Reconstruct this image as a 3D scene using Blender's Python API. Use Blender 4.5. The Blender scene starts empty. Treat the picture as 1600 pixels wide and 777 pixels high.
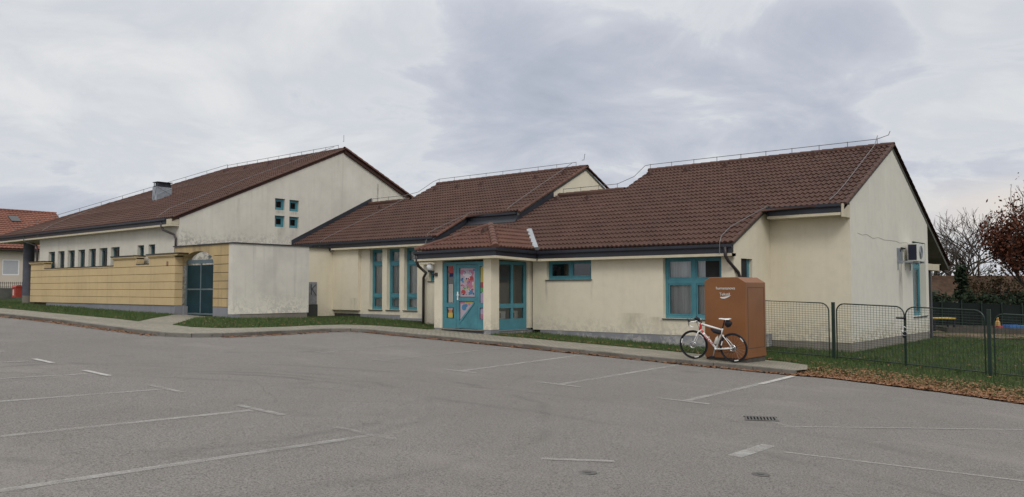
import bpy, bmesh, math, random
import numpy as np
from mathutils import Vector, Matrix
random.seed(7); rng = np.random.default_rng(11)
S = bpy.context.scene
COL = S.collection
R = math.radians
sin, cos, pi = math.sin, math.cos, math.pi
# world axes: +X runs along the facades (to the right), +Y goes away from the car park, Z up; the camera stands at X=Y=0

# ------------------------------------------------------------------ terrain
UP = [(-300,2.2),(-120,1.6),(-67,1.36),(-48,1.17),(-40,1.10),(-31,.93),(-27,.86),(-20,.66),(-10,.32),(0,0),(20,-.5),(60,-1.2),(300,-3)]
VP = [(-300,3.0),(-100,1.2),(-20,.35),(0,0),(20,-.39),(28,-.40),(42,-.42),(70,-2.6),(200,-4),(500,-6)]
def lerp(pts, x):
    if x <= pts[0][0]: return pts[0][1]
    for (a, b), (c, d) in zip(pts, pts[1:]):
        if x <= c: return b + (d - b) * (x - a) / (c - a)
    return pts[-1][1]
def g(u, v): return lerp(UP, u) + lerp(VP, v)

# ------------------------------------------------------------------ materials
class NT:
    def __init__(s, name):
        s.m = bpy.data.materials.new(name); s.m.use_nodes = True
        s.t = s.m.node_tree; s.n = s.t.nodes; s.l = s.t.links
        s.b = s.n['Principled BSDF']; s.out = s.n['Material Output']
        s.pos = s.n.new('ShaderNodeNewGeometry').outputs['Position']
    def put(s, sock, val):
        if isinstance(val, (int, float)): sock.default_value = val
        elif isinstance(val, tuple):
            sock.default_value = val if len(val) == len(sock.default_value) else (*val, 1)
        else: s.l.new(val, sock)
    def noise(s, scale, detail=4, rough=.55, vec=None, dist=0, sc=None):
        v = vec if vec is not None else s.pos
        if sc is not None:
            mp = s.n.new('ShaderNodeMapping'); s.l.new(v, mp.inputs[0]); mp.inputs['Scale'].default_value = sc; v = mp.outputs[0]
        k = s.n.new('ShaderNodeTexNoise'); s.l.new(v, k.inputs['Vector'])
        k.inputs['Scale'].default_value = scale; k.inputs['Detail'].default_value = detail
        k.inputs['Roughness'].default_value = rough; k.inputs['Distortion'].default_value = dist
        return k.outputs[0]
    def ramp(s, f, *st):
        k = s.n.new('ShaderNodeValToRGB'); s.l.new(f, k.inputs[0]); e = k.color_ramp.elements
        while len(e) < len(st): e.new(.5)
        for q, (p, c) in zip(e, st):
            q.position = p; q.color = (c, c, c, 1) if isinstance(c, (int, float)) else (*c, 1)
        return k.outputs[0]
    def mix(s, f, a, b, mode='MIX'):
        k = s.n.new('ShaderNodeMix'); k.data_type = 'RGBA'; k.blend_type = mode
        s.put(k.inputs[0], f); s.put(k.inputs[6], a); s.put(k.inputs[7], b); return k.outputs[2]
    def math(s, op, a, b=0., c=0.):
        k = s.n.new('ShaderNodeMath'); k.operation = op
        s.put(k.inputs[0], a); s.put(k.inputs[1], b); s.put(k.inputs[2], c); return k.outputs[0]
    def xyz(s, v=None):
        k = s.n.new('ShaderNodeSeparateXYZ'); s.l.new(v if v is not None else s.pos, k.inputs[0]); return k.outputs
    def comb(s, x, y, z=0.):
        k = s.n.new('ShaderNodeCombineXYZ'); s.put(k.inputs[0], x); s.put(k.inputs[1], y); s.put(k.inputs[2], z); return k.outputs[0]
    def rng(s, v, a, b, c=0., d=1.):
        k = s.n.new('ShaderNodeMapRange'); s.put(k.inputs[0], v)
        for i, q in enumerate((a, b, c, d)): s.put(k.inputs[1 + i], q)
        return k.outputs[0]
    def fin(s, col, rough=.8, spec=.3, bump=None, bs=.3, bd=.02, metal=0.):
        s.put(s.b.inputs['Base Color'], col); s.put(s.b.inputs['Roughness'], rough)
        s.b.inputs['Specular IOR Level'].default_value = spec; s.b.inputs['Metallic'].default_value = metal
        if bump is not None:
            k = s.n.new('ShaderNodeBump'); k.inputs['Strength'].default_value = bs; k.inputs['Distance'].default_value = bd
            s.l.new(bump, k.inputs['Height']); s.l.new(k.outputs[0], s.b.inputs['Normal'])
        return s.m

def simple(name, col, rough=.6, spec=.35, var=.18, scale=4., metal=0., fine=60.):
    t = NT(name)
    n = t.noise(scale, 5); n2 = t.noise(fine, 2)
    f = t.math('ADD', t.math('MULTIPLY', n, .75), t.math('MULTIPLY', n2, .25))
    a = tuple(c * (1 - var) for c in col); b = tuple(min(1, c * (1 + var)) for c in col)
    return t.fin(t.mix(t.ramp(f, (.3, 0.), (.7, 1.)), a, b), rough, spec, metal=metal)

def stucco(name, base, dirty, streak=.35, peel=None, base_z=(0., 0.), patch=.25, runs=()):
    """plaster: patchy tone, rain streaks, flaking near the foot"""
    t = NT(name); x, y, z = t.xyz()
    big = t.noise(.55, 5, .6); med = t.noise(3.2, 5, .6); fine = t.noise(90, 3)
    st = t.noise(1., 5, .65, sc=(5., 5., .22))
    c = t.mix(t.math('MULTIPLY', t.ramp(big, (.38, 0.), (.66, 1.)), patch), base, dirty)
    c = t.mix(t.math('MULTIPLY', t.ramp(st, (.50, 0.), (.72, 1.)), streak), c, dirty)
    c = t.mix(t.math('MULTIPLY', t.ramp(med, (.45, 0.), (.75, 1.)), .12), c, tuple(.55 * q for q in dirty))
    c = t.mix(.10, c, t.ramp(fine, (.3, .25), (.7, .6)), 'OVERLAY')
    if peel:
        h = t.math('ADD', z, t.math('MULTIPLY', t.math('SUBTRACT', t.noise(2.6, 5, .65), .5), -1.3))
        m = t.rng(h, base_z[0], base_z[1], 1., 0.)
        sp = t.ramp(t.noise(7., 6, .7, dist=.6), (.47, 0.), (.52, 1.))
        c = t.mix(t.math('MULTIPLY', m, sp), c, peel)
    wv = t.math('MULTIPLY', t.math('SUBTRACT', t.noise(3., 3), .5), .12); sn = t.ramp(t.noise(2.4, 6, .7, sc=(1., 1., .35)), (.36, 0.), (.62, 1.))
    for k, a_, w_, zt_, zb_, col, stg in runs:               # stains that run down from sills, brackets and edges
        q = t.math('ADD', (x, y)[k], wv); m = t.rng(t.math('ABSOLUTE', t.math('SUBTRACT', q, a_)), w_ * .25, w_, 1., 0.)
        m = t.math('MULTIPLY', m, t.math('MULTIPLY', t.rng(z, zb_, zb_ + (zt_ - zb_) * .6, 0., 1.), t.rng(z, zt_, zt_ + .04, 1., 0.)))
        c = t.mix(t.math('MULTIPLY', t.math('MULTIPLY', m, sn), stg), c, col)
    bump = t.math('ADD', t.math('MULTIPLY', fine, .5), med)
    return t.fin(c, .92, .15, bump, .22, .012)

M = {}
M['cream'] = stucco('cream_plaster', (.74, .68, .545), (.60, .55, .44), .22, (.56, .52, .43), (.35, .9), .28,
    runs=[(0, -12.9, .55, .95, .38, (.33, .30, .23), .55), (0, -12.2, .4, .85, .38, (.33, .30, .23), .5), (0, -16.2, .06, 1.95, 1.2, (.30, .28, .22), .5), (0, -14.42, .06, 1.95, 1.1, (.30, .28, .22), .5), (0, -11.97, .07, .80, .4, (.28, .26, .2), .6), (0, -22.5, .5, .9, .5, (.30, .28, .22), .6), (0, -26.9, .3, 1.3, .7, (.40, .37, .29), .7)])
M['cream_gable'] = stucco('pale_gable_plaster', (.70, .675, .60), (.60, .58, .515), .30, (.42, .38, .28), (.2, .7), .4, runs=[(1, 28.25, .22, 2.5, .9, (.20, .19, .165), .75), (1, 28.45, .08, 2.5, .4, (.22, .2, .18), .7), (1, 25.3, .16, 6.0, 3.25, (.76, .74, .67), .6), (1, 26.9, .14, 5.6, 3.25, (.76, .74, .67), .5), (1, 29.7, .05, .74, .3, (.3, .28, .22), .6)])
M['grey_gable'] = stucco('weathered_gable_plaster', (.70, .675, .60), (.51, .485, .425), .40, (.40, .38, .34), (3.4, 4.1), .45, runs=[(1, 20.95, .3, 5.15, 4.95, (.30, .28, .24), .8), (1, 21.68, .3, 5.14, 4.95, (.30, .28, .24), .8), (1, 20.95, .3, 4.40, 3.7, (.36, .34, .29), .7), (1, 21.68, .3, 4.39, 3.6, (.36, .34, .29), .7), (1, 18.9, .12, 5.5, 4.3, (.40, .38, .33), .7), (1, 25.0, .5, 7.6, 5.4, (.78, .75, .68), .4)])
M['hall'] = stucco('hall_plaster', (.70, .67, .59), (.52, .49, .43), .35, patch=.4)
M['dirty'] = stucco('grimy_grey_plaster', (.70, .67, .60), (.48, .46, .43), .65, (.80, .76, .64), (.75, 1.6), .6)
M['yellow'] = stucco('yellow_plaster', (.64, .49, .275), (.48, .375, .22), .5, patch=.45)
M['yellow_dirty'] = stucco('stained_yellow_plaster', (.56, .42, .225), (.25, .20, .13), .8, patch=.5)
M['plinth'] = stucco('grey_plinth', (.27, .275, .30), (.18, .18, .19), .4, (.40, .39, .37), (.1, .3), .5)
M['concrete'] = stucco('raw_concrete', (.27, .25, .22), (.16, .145, .12), .5, patch=.6)
M['soffit'] = simple('cream_board', (.56, .50, .38), .7, .2, .12)
M['teal'] = simple('teal_paint', (.066, .215, .262), .5, .35, .22, 3.)
M['teal_dark'] = simple('dark_teal_sheet', (.010, .034, .044), .6, .2, .3, 2.)
M['gate_frame'] = simple('grey_blue_steel', (.11, .155, .18), .5, .4, .15)
M['gutter'] = simple('anthracite_sheet', (.020, .022, .032), .38, .5, .3, 2.)
M['flash'] = simple('anthracite_flashing', (.030, .033, .042), .45, .45, .3, 1.5)
M['pipe'] = simple('dark_brown_pipe', (.035, .028, .030), .4, .5, .3)
M['zinc'] = simple('galvanised_steel', (.30, .33, .36), .42, .5, .2, 6., .35)
M['wire'] = simple('grey_wire', (.17, .165, .16), .5, .4, .15, 4., .2)
M['darkwire'] = simple('dark_wire', (.06, .06, .065), .5, .4, .2)
M['teal_slate'] = simple('slate_teal_paint', (.05, .105, .12), .5, .35, .2)
M['bluegrey'] = simple('slate_blue_paint', (.095, .10, .125), .6, .3, .2)
M['white'] = simple('white_lacquer', (.78, .78, .77), .35, .5, .05)
M['offwhite'] = simple('aged_white_plastic', (.60, .60, .56), .5, .4, .1)
M['black'] = simple('black_rubber', (.018, .018, .02), .6, .4, .2)
M['blackpl'] = simple('black_nylon', (.014, .015, .022), .7, .3, .3, 30.)
M['steel'] = simple('bare_steel', (.42, .43, .44), .32, .5, .1, 8., .8)
M['red'] = simple('red_lacquer', (.50, .035, .035), .4, .5, .12)
M['redbox'] = simple('faded_red_paint', (.40, .065, .045), .55, .4, .2, 8.)
M['bluepl'] = simple('blue_plastic', (.05, .16, .42), .45, .4, .1)
M['greenpl'] = simple('green_plastic', (.03, .22, .14), .45, .4, .1)
M['yellowpl'] = simple('yellow_board', (.50, .34, .07), .5, .4, .12)
M['timber'] = simple('grey_timber', (.085, .075, .065), .85, .2, .35, 3.)
M['fencegreen'] = simple('dark_green_coating', (.010, .026, .018), .45, .45, .25)
M['globe'] = simple('opal_glass', (.62, .63, .64), .25, .5, .05)
M['rustbrown'] = None
M['ventbrown'] = simple('brown_clay', (.062, .030, .024), .7, .3, .2)
def mk():
    # donation bin paint
    t = NT('brown_sheet_paint'); n = t.noise(1.6, 4); st = t.noise(1., 4, .6, sc=(7, 7, .3))
    c = t.mix(t.ramp(n, (.35, 0.), (.7, 1.)), (.20, .080, .028), (.235, .096, .034))
    c = t.mix(t.math('MULTIPLY', t.ramp(st, (.55, 0.), (.75, 1.)), .35), c, (.125, .052, .022))
    M['rustbrown'] = t.fin(c, .42, .4)
    # roof tiles: one tone per tile (white noise on the tile index), lichen and soot
    for nm, a, b, cc in (('tile', (.078, .038, .028), (.098, .049, .037), (.054, .029, .024)),
                         ('tile_warm', (.105, .047, .033), (.130, .060, .041), (.07, .036, .029)),
                         ('tile_orange', (.19, .075, .048), (.235, .092, .06), (.13, .054, .04))):
        t = NT('roof_' + nm); uv = t.n.new('ShaderNodeUVMap'); uv.uv_map = 'UVMap'
        x, y, z = t.xyz(uv.outputs[0])
        fl = t.comb(t.math('FLOOR', t.math('MULTIPLY', x, .5)), t.math('FLOOR', y))
        w = t.n.new('ShaderNodeTexWhiteNoise'); t.l.new(fl, w.inputs['Vector'])
        c = t.mix(w.outputs['Value'], a, b); c = t.mix(t.math('MULTIPLY', t.math('GREATER_THAN', w.outputs['Value'], .965), .5), c, cc)
        c = t.mix(t.math('MULTIPLY', t.ramp(t.noise(.45, 5, .6), (.40, 0.), (.68, 1.)), .55), c, cc)
        c = t.mix(t.math('MULTIPLY', t.ramp(t.noise(9, 4, .7), (.60, 0.), (.72, 1.)), .22), c, (.15, .12, .10))
        M[nm] = t.fin(c, .72, .3, t.noise(70, 3), .25, .01)
    # dark rear roof underside
    M['under'] = simple('grey_boarding', (.115, .115, .10), .8, .2, .25, 2.)
    # asphalt: worn, speckled, with stains, tyre arcs, fine cracks
    t = NT('worn_asphalt'); x, y, z = t.xyz()
    big = t.noise(.13, 5, .6); med = t.noise(.9, 6, .62); sp = t.noise(55, 3, .7); sp2 = t.noise(140, 2, .8)
    c = t.mix(t.ramp(big, (.35, 0.), (.68, 1.)), (.188, .174, .162), (.222, .208, .195))
    c = t.mix(t.math('MULTIPLY', t.ramp(med, (.42, 0.), (.75, 1.)), .5), c, (.158, .146, .135))
    c = t.mix(t.ramp(sp, (.38, .85), (.54, 0.)), c, (.058, .053, .048))
    c = t.mix(t.ramp(t.noise(26, 4, .8), (.58, 0.), (.70, .40)), c, (.33, .31, .285))
    c = t.mix(t.ramp(sp2, (.56, 0.), (.68, .8)), c, (.40, .375, .35))
    c = t.mix(t.ramp(t.noise(.55, 4, .55, dist=.6), (.63, 0.), (.74, .45)), c, (.095, .088, .08))
    c = t.mix(t.ramp(t.noise(.3, 5, .6, sc=(1., 2.2, 1.)), (.56, 0.), (.7, .35)), c, (.26, .24, .22))
    wob = t.math('MULTIPLY', t.math('SUBTRACT', t.noise(.6, 3), .5), .9)
    for cx, cy, r0, wd, st in ((-10.2, 5.2, 3.1, .13, .42), (-10.2, 5.2, 3.45, .13, .34), (-10.2, 5.2, 4.9, .14, .30), (-6.0, -2.0, 10.6, .15, .28), (-6.0, -2.0, 12.2, .15, .24)):
        dx = t.math('SUBTRACT', x, cx); dy = t.math('SUBTRACT', y, cy)
        rr = t.math('ADD', t.math('SQRT', t.math('ADD', t.math('MULTIPLY', dx, dx), t.math('MULTIPLY', dy, dy))), wob)
        m = t.rng(t.math('ABSOLUTE', t.math('SUBTRACT', rr, r0)), 0., wd, st, 0.)
        m = t.math('MULTIPLY', m, t.ramp(t.noise(.7, 4), (.38, 0.), (.6, 1.)))
        c = t.mix(m, c, (.06, .058, .056))
    vo = t.n.new('ShaderNodeTexVoronoi'); vo.feature = 'DISTANCE_TO_EDGE'; vo.inputs['Scale'].default_value = .42
    vv = t.mix(.12, t.pos, t.n.new('ShaderNodeTexNoise').outputs[1]); 
    nn = t.n.new('ShaderNodeTexNoise'); t.l.new(t.pos, nn.inputs['Vector']); nn.inputs['Scale'].default_value = 1.8; nn.inputs['Detail'].default_value = 6
    t.l.new(t.mix(.35, t.pos, nn.outputs[1], 'ADD'), vo.inputs['Vector'])
    cr = t.rng(vo.outputs['Distance'], 0., .006, 1., 0.)
    cr = t.math('MULTIPLY', cr, t.ramp(t.noise(.23, 2), (.55, 0.), (.66, .45)))
    c = t.mix(cr, c, (.05, .048, .046))
    M['asphalt'] = t.fin(c, .9, .25, t.math('ADD', sp, t.math('MULTIPLY', sp2, .5)), .35, .012)
    # worn road paint
    t = NT('worn_road_paint'); n = t.noise(9, 6, .7); n2 = t.noise(60, 3, .7); n3 = t.noise(.5, 3)
    f = t.math('ADD', t.math('ADD', t.math('MULTIPLY', n, .5), t.math('MULTIPLY', n2, .35)), t.math('MULTIPLY', n3, .35))
    M['paint_t'] = t
    def paint(name, col, lo, hi):
        t = NT(name); n = t.noise(5, 6, .7); n2 = t.noise(60, 3, .7); n3 = t.noise(.45, 3)
        f = t.math('ADD', t.math('ADD', t.math('MULTIPLY', n, .45), t.math('MULTIPLY', n2, .3)), t.math('MULTIPLY', n3, .35))
        t.fin(col, .8, .2); tr = t.n.new('ShaderNodeBsdfTransparent'); ms = t.n.new('ShaderNodeMixShader')
        t.l.new(t.ramp(f, (lo, 0.), (hi, 1.)), ms.inputs[0]); t.l.new(tr.outputs[0], ms.inputs[1]); t.l.new(t.b.outputs[0], ms.inputs[2])
        t.l.new(ms.outputs[0], t.out.inputs[0]); return t.m
    M['paint'] = paint('worn_white_paint', (.42, .41, .39), .42, .74)
    M['paint_new'] = paint('white_road_paint', (.47, .46, .44), .28, .60)
    M['paint_faint'] = paint('faded_road_paint', (.34, .33, .315), .46, .82)
    # pavers
    t = NT('concrete_pavers'); x, y, z = t.xyz()
    br = t.n.new('ShaderNodeTexBrick'); t.l.new(t.comb(x, y), br.inputs['Vector'])
    br.inputs['Scale'].default_value = 1.; br.inputs['Brick Width'].default_value = .2; br.inputs['Row Height'].default_value = .1
    br.inputs['Mortar Size'].default_value = .009; br.inputs['Color1'].default_value = (.33, .305, .245, 1); br.inputs['Color2'].default_value = (.245, .228, .185, 1)
    br.inputs['Mortar'].default_value = (.085, .08, .06, 1)
    c = t.mix(t.math('MULTIPLY', t.ramp(t.noise(.8, 5), (.4, 0.), (.7, 1.)), .5), br.outputs[0], (.17, .16, .13))
    c = t.mix(t.ramp(t.noise(6, 5, .7), (.62, 0.), (.72, .5)), c, (.12, .10, .07))
    M['paver'] = t.fin(c, .9, .2, br.outputs['Fac'], -.3, .01)
    t = NT('kerb_stone'); c = t.mix(t.ramp(t.noise(1.3, 5), (.4, 0.), (.65, 1.)), (.13, .12, .105), (.20, .19, .17))
    c = t.mix(t.ramp(t.noise(14, 5, .7), (.56, 0.), (.66, .6)), c, (.07, .06, .05)); M['kerb'] = t.fin(c, .9, .2, t.noise(30, 3), .3, .01)
    # soil under the grass, brown where leaves gather by the lot edge
    t = NT('turf_soil'); c = t.mix(t.ramp(t.noise(1.1, 5), (.35, 0.), (.65, 1.)), (.026, .040, .014), (.042, .055, .022))
    c = t.mix(t.ramp(t.noise(3.5, 6, .7), (.60, 0.), (.70, .7)), c, (.085, .065, .04)); M['turf'] = t.fin(c, 1., .1, t.noise(12, 4), .6, .05)
    t = NT('bare_soil'); c = t.mix(t.ramp(t.noise(2.5, 6, .7), (.35, 0.), (.65, 1.)), (.10, .072, .045), (.19, .145, .10)); M['soil'] = t.fin(c, 1., .1, t.noise(8, 5), .7, .06)
    t = NT('leaf_mulch'); c = t.mix(t.ramp(t.noise(26, 5, .8), (.34, 0.), (.62, 1.)), (.10, .055, .032), (.30, .165, .09)); c = t.mix(t.ramp(t.noise(3, 5, .7), (.5, 0.), (.66, .7)), c, (.11, .10, .04)); M['mulch'] = t.fin(c, 1., .1, t.noise(40, 4), .7, .03)
    t = NT('meadow'); c = t.mix(t.ramp(t.noise(.2, 5), (.35, 0.), (.65, 1.)), (.05, .065, .025), (.10, .085, .045)); M['meadow'] = t.fin(c, 1., .1)
    for nm, st in (('grass', ((.3, (.040, .078, .022)), (.5, (.070, .115, .036)), (.68, (.13, .145, .056)))),
                   ('drygrass', ((.3, (.085, .09, .03)), (.5, (.17, .14, .065)), (.68, (.25, .19, .10))))):
        t = NT(nm + '_blade'); M[nm] = t.fin(t.ramp(t.noise(2.3, 5, .75), *st), .75, .25)
    t = NT('fallen_leaf'); w = t.noise(23, 2, .9)
    M['leaf'] = t.fin(t.ramp(w, (.32, (.15, .075, .04)), (.45, (.23, .115, .06)), (.55, (.29, .145, .078)), (.68, (.32, .215, .13))), .8, .2)
    t = NT('autumn_leaf'); M['autumn'] = t.fin(t.ramp(t.noise(6, 3, .8), (.3, (.045, .018, .012)), (.5, (.10, .034, .02)), (.7, (.17, .07, .035))), .8, .2)
    t = NT('evergreen_leaf'); M['ever'] = t.fin(t.ramp(t.noise(3, 4, .8), (.3, (.010, .018, .010)), (.55, (.022, .036, .018)), (.72, (.04, .056, .03))), .8, .2)
    t = NT('dull_shrub_leaf'); M['shrub'] = t.fin(t.ramp(t.noise(4, 4, .8), (.3, (.04, .03, .016)), (.5, (.085, .058, .03)), (.7, (.075, .08, .035))), .85, .2)
    t = NT('bark'); M['bark'] = t.fin(t.ramp(t.noise(7, 5), (.3, (.055, .046, .04)), (.7, (.11, .094, .082))), .9, .15)
    # glass: clear pane with a mirror-like sheen
    t = NT('window_glass'); gl = t.n.new('ShaderNodeBsdfGlossy'); gl.inputs['Roughness'].default_value = .02
    gl.inputs['Color'].default_value = (.9, .92, .95, 1)
    tr = t.n.new('ShaderNodeBsdfTransparent'); tr.inputs['Color'].default_value = (.96, .98, .98, 1)
    fr = t.n.new('ShaderNodeFresnel'); fr.inputs['IOR'].default_value = 1.85
    ms = t.n.new('ShaderNodeMixShader'); t.l.new(fr.outputs[0], ms.inputs[0]); t.l.new(tr.outputs[0], ms.inputs[1]); t.l.new(gl.outputs[0], ms.inputs[2])
    t.l.new(ms.outputs[0], t.out.inputs[0]); M['glass'] = t.m
    t = NT('net_curtain'); x, y, z = t.xyz()
    M['curtain'] = t.fin(t.ramp(t.noise(1., 2, sc=(9., 9., .15)), (.35, (.52, .52, .50)), (.65, (.82, .82, .80))), .9, .1)
    M['dim'] = simple('room_shade_tone', (.035, .035, .035), .9, .1, .2)  # unlit-room shade put into the colour
    M['blind'] = simple('pale_shutter', (.42, .43, .44), .6, .3, .06)
    M['housewall'] = simple('cream_house_render', (.60, .53, .44), .9, .15, .06, .8)
    M['stonebase'] = simple('grey_block', (.10, .10, .09), .9, .15, .3, 2.)
    M['corr'] = simple('weathered_sheet', (.20, .185, .16), .7, .3, .2)
    M['oldtile'] = simple('old_brown_tiles', (.075, .047, .032), .9, .15, .5, 2.2)
mk()

def poster_mat(name, cols, scale):
    t = NT(name); tc = t.n.new('ShaderNodeTexCoord')
    vo = t.n.new('ShaderNodeTexVoronoi'); vo.inputs['Scale'].default_value = scale; vo.inputs['Randomness'].default_value = 1.
    t.l.new(t.mix(.10, t.pos, t.n.new('ShaderNodeTexNoise').outputs[1], 'ADD'), vo.inputs['Vector'])
    n = len(cols); sx = t.n.new('ShaderNodeSeparateColor'); t.l.new(vo.outputs['Color'], sx.inputs[0])
    r = t.n.new('ShaderNodeValToRGB'); r.color_ramp.interpolation = 'CONSTANT'; t.l.new(sx.outputs[0], r.inputs[0])
    e = r.color_ramp.elements
    while len(e) < n: e.new(.5)
    for i, c in enumerate(cols): e[i].position = i / n; e[i].color = (*c, 1)
    return t.fin(r.outputs[0], .6, .3)

# ------------------------------------------------------------------ mesh helpers
class MB:
    def __init__(s): s.v = []; s.f = []; s.uv = None
    def poly(s, pts):
        i = len(s.v); s.v += [tuple(p) for p in pts]; s.f.append(tuple(range(i, i + len(pts))))
    def box(s, x0, x1, y0, y1, z0, z1):
        i = len(s.v)
        s.v += [(x, y, z) for z in (z0, z1) for (x, y) in ((x0, y0), (x1, y0), (x1, y1), (x0, y1))]
        for q in ((3, 2, 1, 0), (4, 5, 6, 7), (0, 1, 5, 4), (1, 2, 6, 5), (2, 3, 7, 6), (3, 0, 4, 7)): s.f.append(tuple(i + k for k in q))
        return s
    def hexa(s, a, b):           # two quads joined into a solid
        i = len(s.v); s.v += [tuple(p) for p in a] + [tuple(p) for p in b]; n = len(a)
        s.f.append(tuple(i + k for k in reversed(range(n)))); s.f.append(tuple(i + n + k for k in range(n)))
        for k in range(n): s.f.append((i + k, i + (k + 1) % n, i + n + (k + 1) % n, i + n + k))
        return s
    def tube(s, pts, r, n=8, cap=True):
        pts = [Vector(p) for p in pts]; rs = r if isinstance(r, (list, tuple)) else [r] * len(pts)
        base = len(s.v); up = None
        for k, p in enumerate(pts):
            if k == 0: d = pts[1] - pts[0]
            elif k == len(pts) - 1: d = pts[-1] - pts[-2]
            else: d = (pts[k + 1] - p).normalized() + (p - pts[k - 1]).normalized()
            if d.length < 1e-9: d = Vector((0, 0, 1))
            d.normalize()
            if up is None: up = Vector((0, 0, 1)) if abs(d.z) < .9 else Vector((1, 0, 0))
            a = d.cross(up)
            if a.length < 1e-4: a = d.cross(Vector((0, 1, .3)))
            a.normalize(); b = d.cross(a); up = -b if False else up
            for j in range(n):
                t = 2 * pi * j / n; s.v.append(tuple(p + a * (cos(t) * rs[k]) + b * (sin(t) * rs[k])))
        for k in range(len(pts) - 1):
            for j in range(n):
                s.f.append((base + k * n + j, base + k * n + (j + 1) % n, base + (k + 1) * n + (j + 1) % n, base + (k + 1) * n + j))
        if cap:
            s.f.append(tuple(base + j for j in reversed(range(n)))); s.f.append(tuple(base + (len(pts) - 1) * n + j for j in range(n)))
        return s
    def torus(s, c, axis, R_, r, N=40, n=8):
        c = Vector(c); axis = Vector(axis).normalized(); a = axis.orthogonal().normalized(); b = axis.cross(a); base = len(s.v)
        for i in range(N):
            t = 2 * pi * i / N; d = a * cos(t) + b * sin(t)
            for j in range(n):
                q = 2 * pi * j / n; s.v.append(tuple(c + d * (R_ + r * cos(q)) + axis * (r * sin(q))))
        for i in range(N):
            for j in range(n):
                s.f.append((base + i * n + j, base + ((i + 1) % N) * n + j, base + ((i + 1) % N) * n + (j + 1) % n, base + i * n + (j + 1) % n))
        return s
    def lathe(s, c, prof, n=20):     # vertical axis, prof = [(r,z)]
        base = len(s.v)
        for r, z in prof:
            for j in range(n):
                t = 2 * pi * j / n; s.v.append((c[0] + r * cos(t), c[1] + r * sin(t), c[2] + z))
        for k in range(len(prof) - 1):
            for j in range(n): s.f.append((base + k * n + j, base + k * n + (j + 1) % n, base + (k + 1) * n + (j + 1) % n, base + (k + 1) * n + j))
        return s
    def sphere(s, c, r, n=16, m=10):
        pr = [(max(1e-4, r * sin(pi * k / m)), -r * cos(pi * k / m)) for k in range(m + 1)]
        return s.lathe(c, pr, n)
    def sweep(s, prof, p0, p1, du, dv, mitre0=0, mitre1=0):   # prof in (du,dv) extruded from p0 to p1
        p0 = Vector(p0); p1 = Vector(p1); du = Vector(du); dv = Vector(dv); ax = (p1 - p0).normalized()
        A = [p0 + du * a + dv * b + ax * (mitre0 * a) for a, b in prof]; B = [p1 + du * a + dv * b + ax * (mitre1 * a) for a, b in prof]
        return s.hexa(A, B)
    def build(s, name, mat, parent=None, smooth=False, bevel=0.):
        me = bpy.data.meshes.new(name); o = bpy.data.objects.new(name, me); COL.objects.link(o)
        off = Vector((0, 0, 0)); q = parent
        if q is not None and not q.get('local'):
            while q is not None: off += q.location; q = q.parent
        vs = s.v if off.length == 0 else [(x - off.x, y - off.y, z - off.z) for x, y, z in s.v]
        me.from_pydata(vs, [], s.f)
        if s.uv is not None:
            l = me.uv_layers.new(name='UVMap'); l.data.foreach_set('uv', np.array(s.uv, dtype=np.float32).ravel())
        me.materials.append(mat); me.update()
        if parent is not None:
            o.parent = parent
            if parent.get('local'): o['local'] = 1
        if smooth: me.shade_smooth()
        if bevel:
            b = o.modifiers.new('bevel', 'BEVEL'); b.width = bevel; b.segments = 2; b.limit_method = 'ANGLE'; b.angle_limit = R(40)
        return o

def tag(o, label=None, cat=None, group=None, kind=None):
    if label: o['label'] = label
    if cat: o['category'] = cat
    if group: o['group'] = group
    if kind: o['kind'] = kind
    return o
def thing(name, loc, label, cat, group=None, rot=(0, 0, 0), local=False):
    o = bpy.data.objects.new(name, None); COL.objects.link(o); o.location = loc; o.rotation_euler = rot
    o.empty_display_size = .2
    if local: o['local'] = 1
    return tag(o, label, cat, group)

def amap(axis, c):                   # facade coordinates (along, outwards, up) -> world
    return (lambda a, d, z: (a, c - d, z)) if axis == 'v' else (lambda a, d, z: (c + d, a, z))
def fbox(mb, mp, a0, a1, d0, d1, z0, z1):
    p = mp(a0, d0, z0); q = mp(a1, d1, z1)
    mb.box(min(p[0], q[0]), max(p[0], q[0]), min(p[1], q[1]), max(p[1], q[1]), z0, z1)
def wall(mb, axis, c, a0, a1, z0, ztop, ops=(), t=.3, brk=()):
    mp = amap(axis, c); zt = ztop if callable(ztop) else (lambda a: ztop)
    xs = sorted({a0, a1, *[x for o in ops for x in o[:2]], *brk}); xs = [x for x in xs if a0 <= x <= a1]
    zs = sorted({z0, *[z for o in ops for z in o[2:]]})
    for i in range(len(xs) - 1):
        for k in range(len(zs)):
            l, r = xs[i], xs[i + 1]; b = zs[k]; last = k == len(zs) - 1
            tl, trr = (zt(l), zt(r)) if last else (min(zs[k + 1], zt(l)), min(zs[k + 1], zt(r)))
            bl, br_ = min(b, zt(l)), min(b, zt(r)); cm = (l + r) / 2; zm = (b + max(tl, trr)) / 2
            if tl - bl < 1e-5 and trr - br_ < 1e-5: continue
            if any(o[0] < cm < o[1] and o[2] < zm < o[3] for o in ops): continue
            ring = [mp(l, 0, bl), mp(r, 0, br_)] + ([mp(r, 0, trr)] if trr - br_ > 1e-5 else []) + ([mp(l, 0, tl)] if tl - bl > 1e-5 else [])
            mb.poly(ring)
    for o in ops:
        a, b, z, y = o
        mb.poly([mp(a, 0, z), mp(a, -t, z), mp(a, -t, y), mp(a, 0, y)]); mb.poly([mp(b, 0, z), mp(b, 0, y), mp(b, -t, y), mp(b, -t, z)])
        mb.poly([mp(a, 0, z), mp(b, 0, z), mp(b, -t, z), mp(a, -t, z)]); mb.poly([mp(a, 0, y), mp(a, -t, y), mp(b, -t, y), mp(b, 0, y)])

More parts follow.
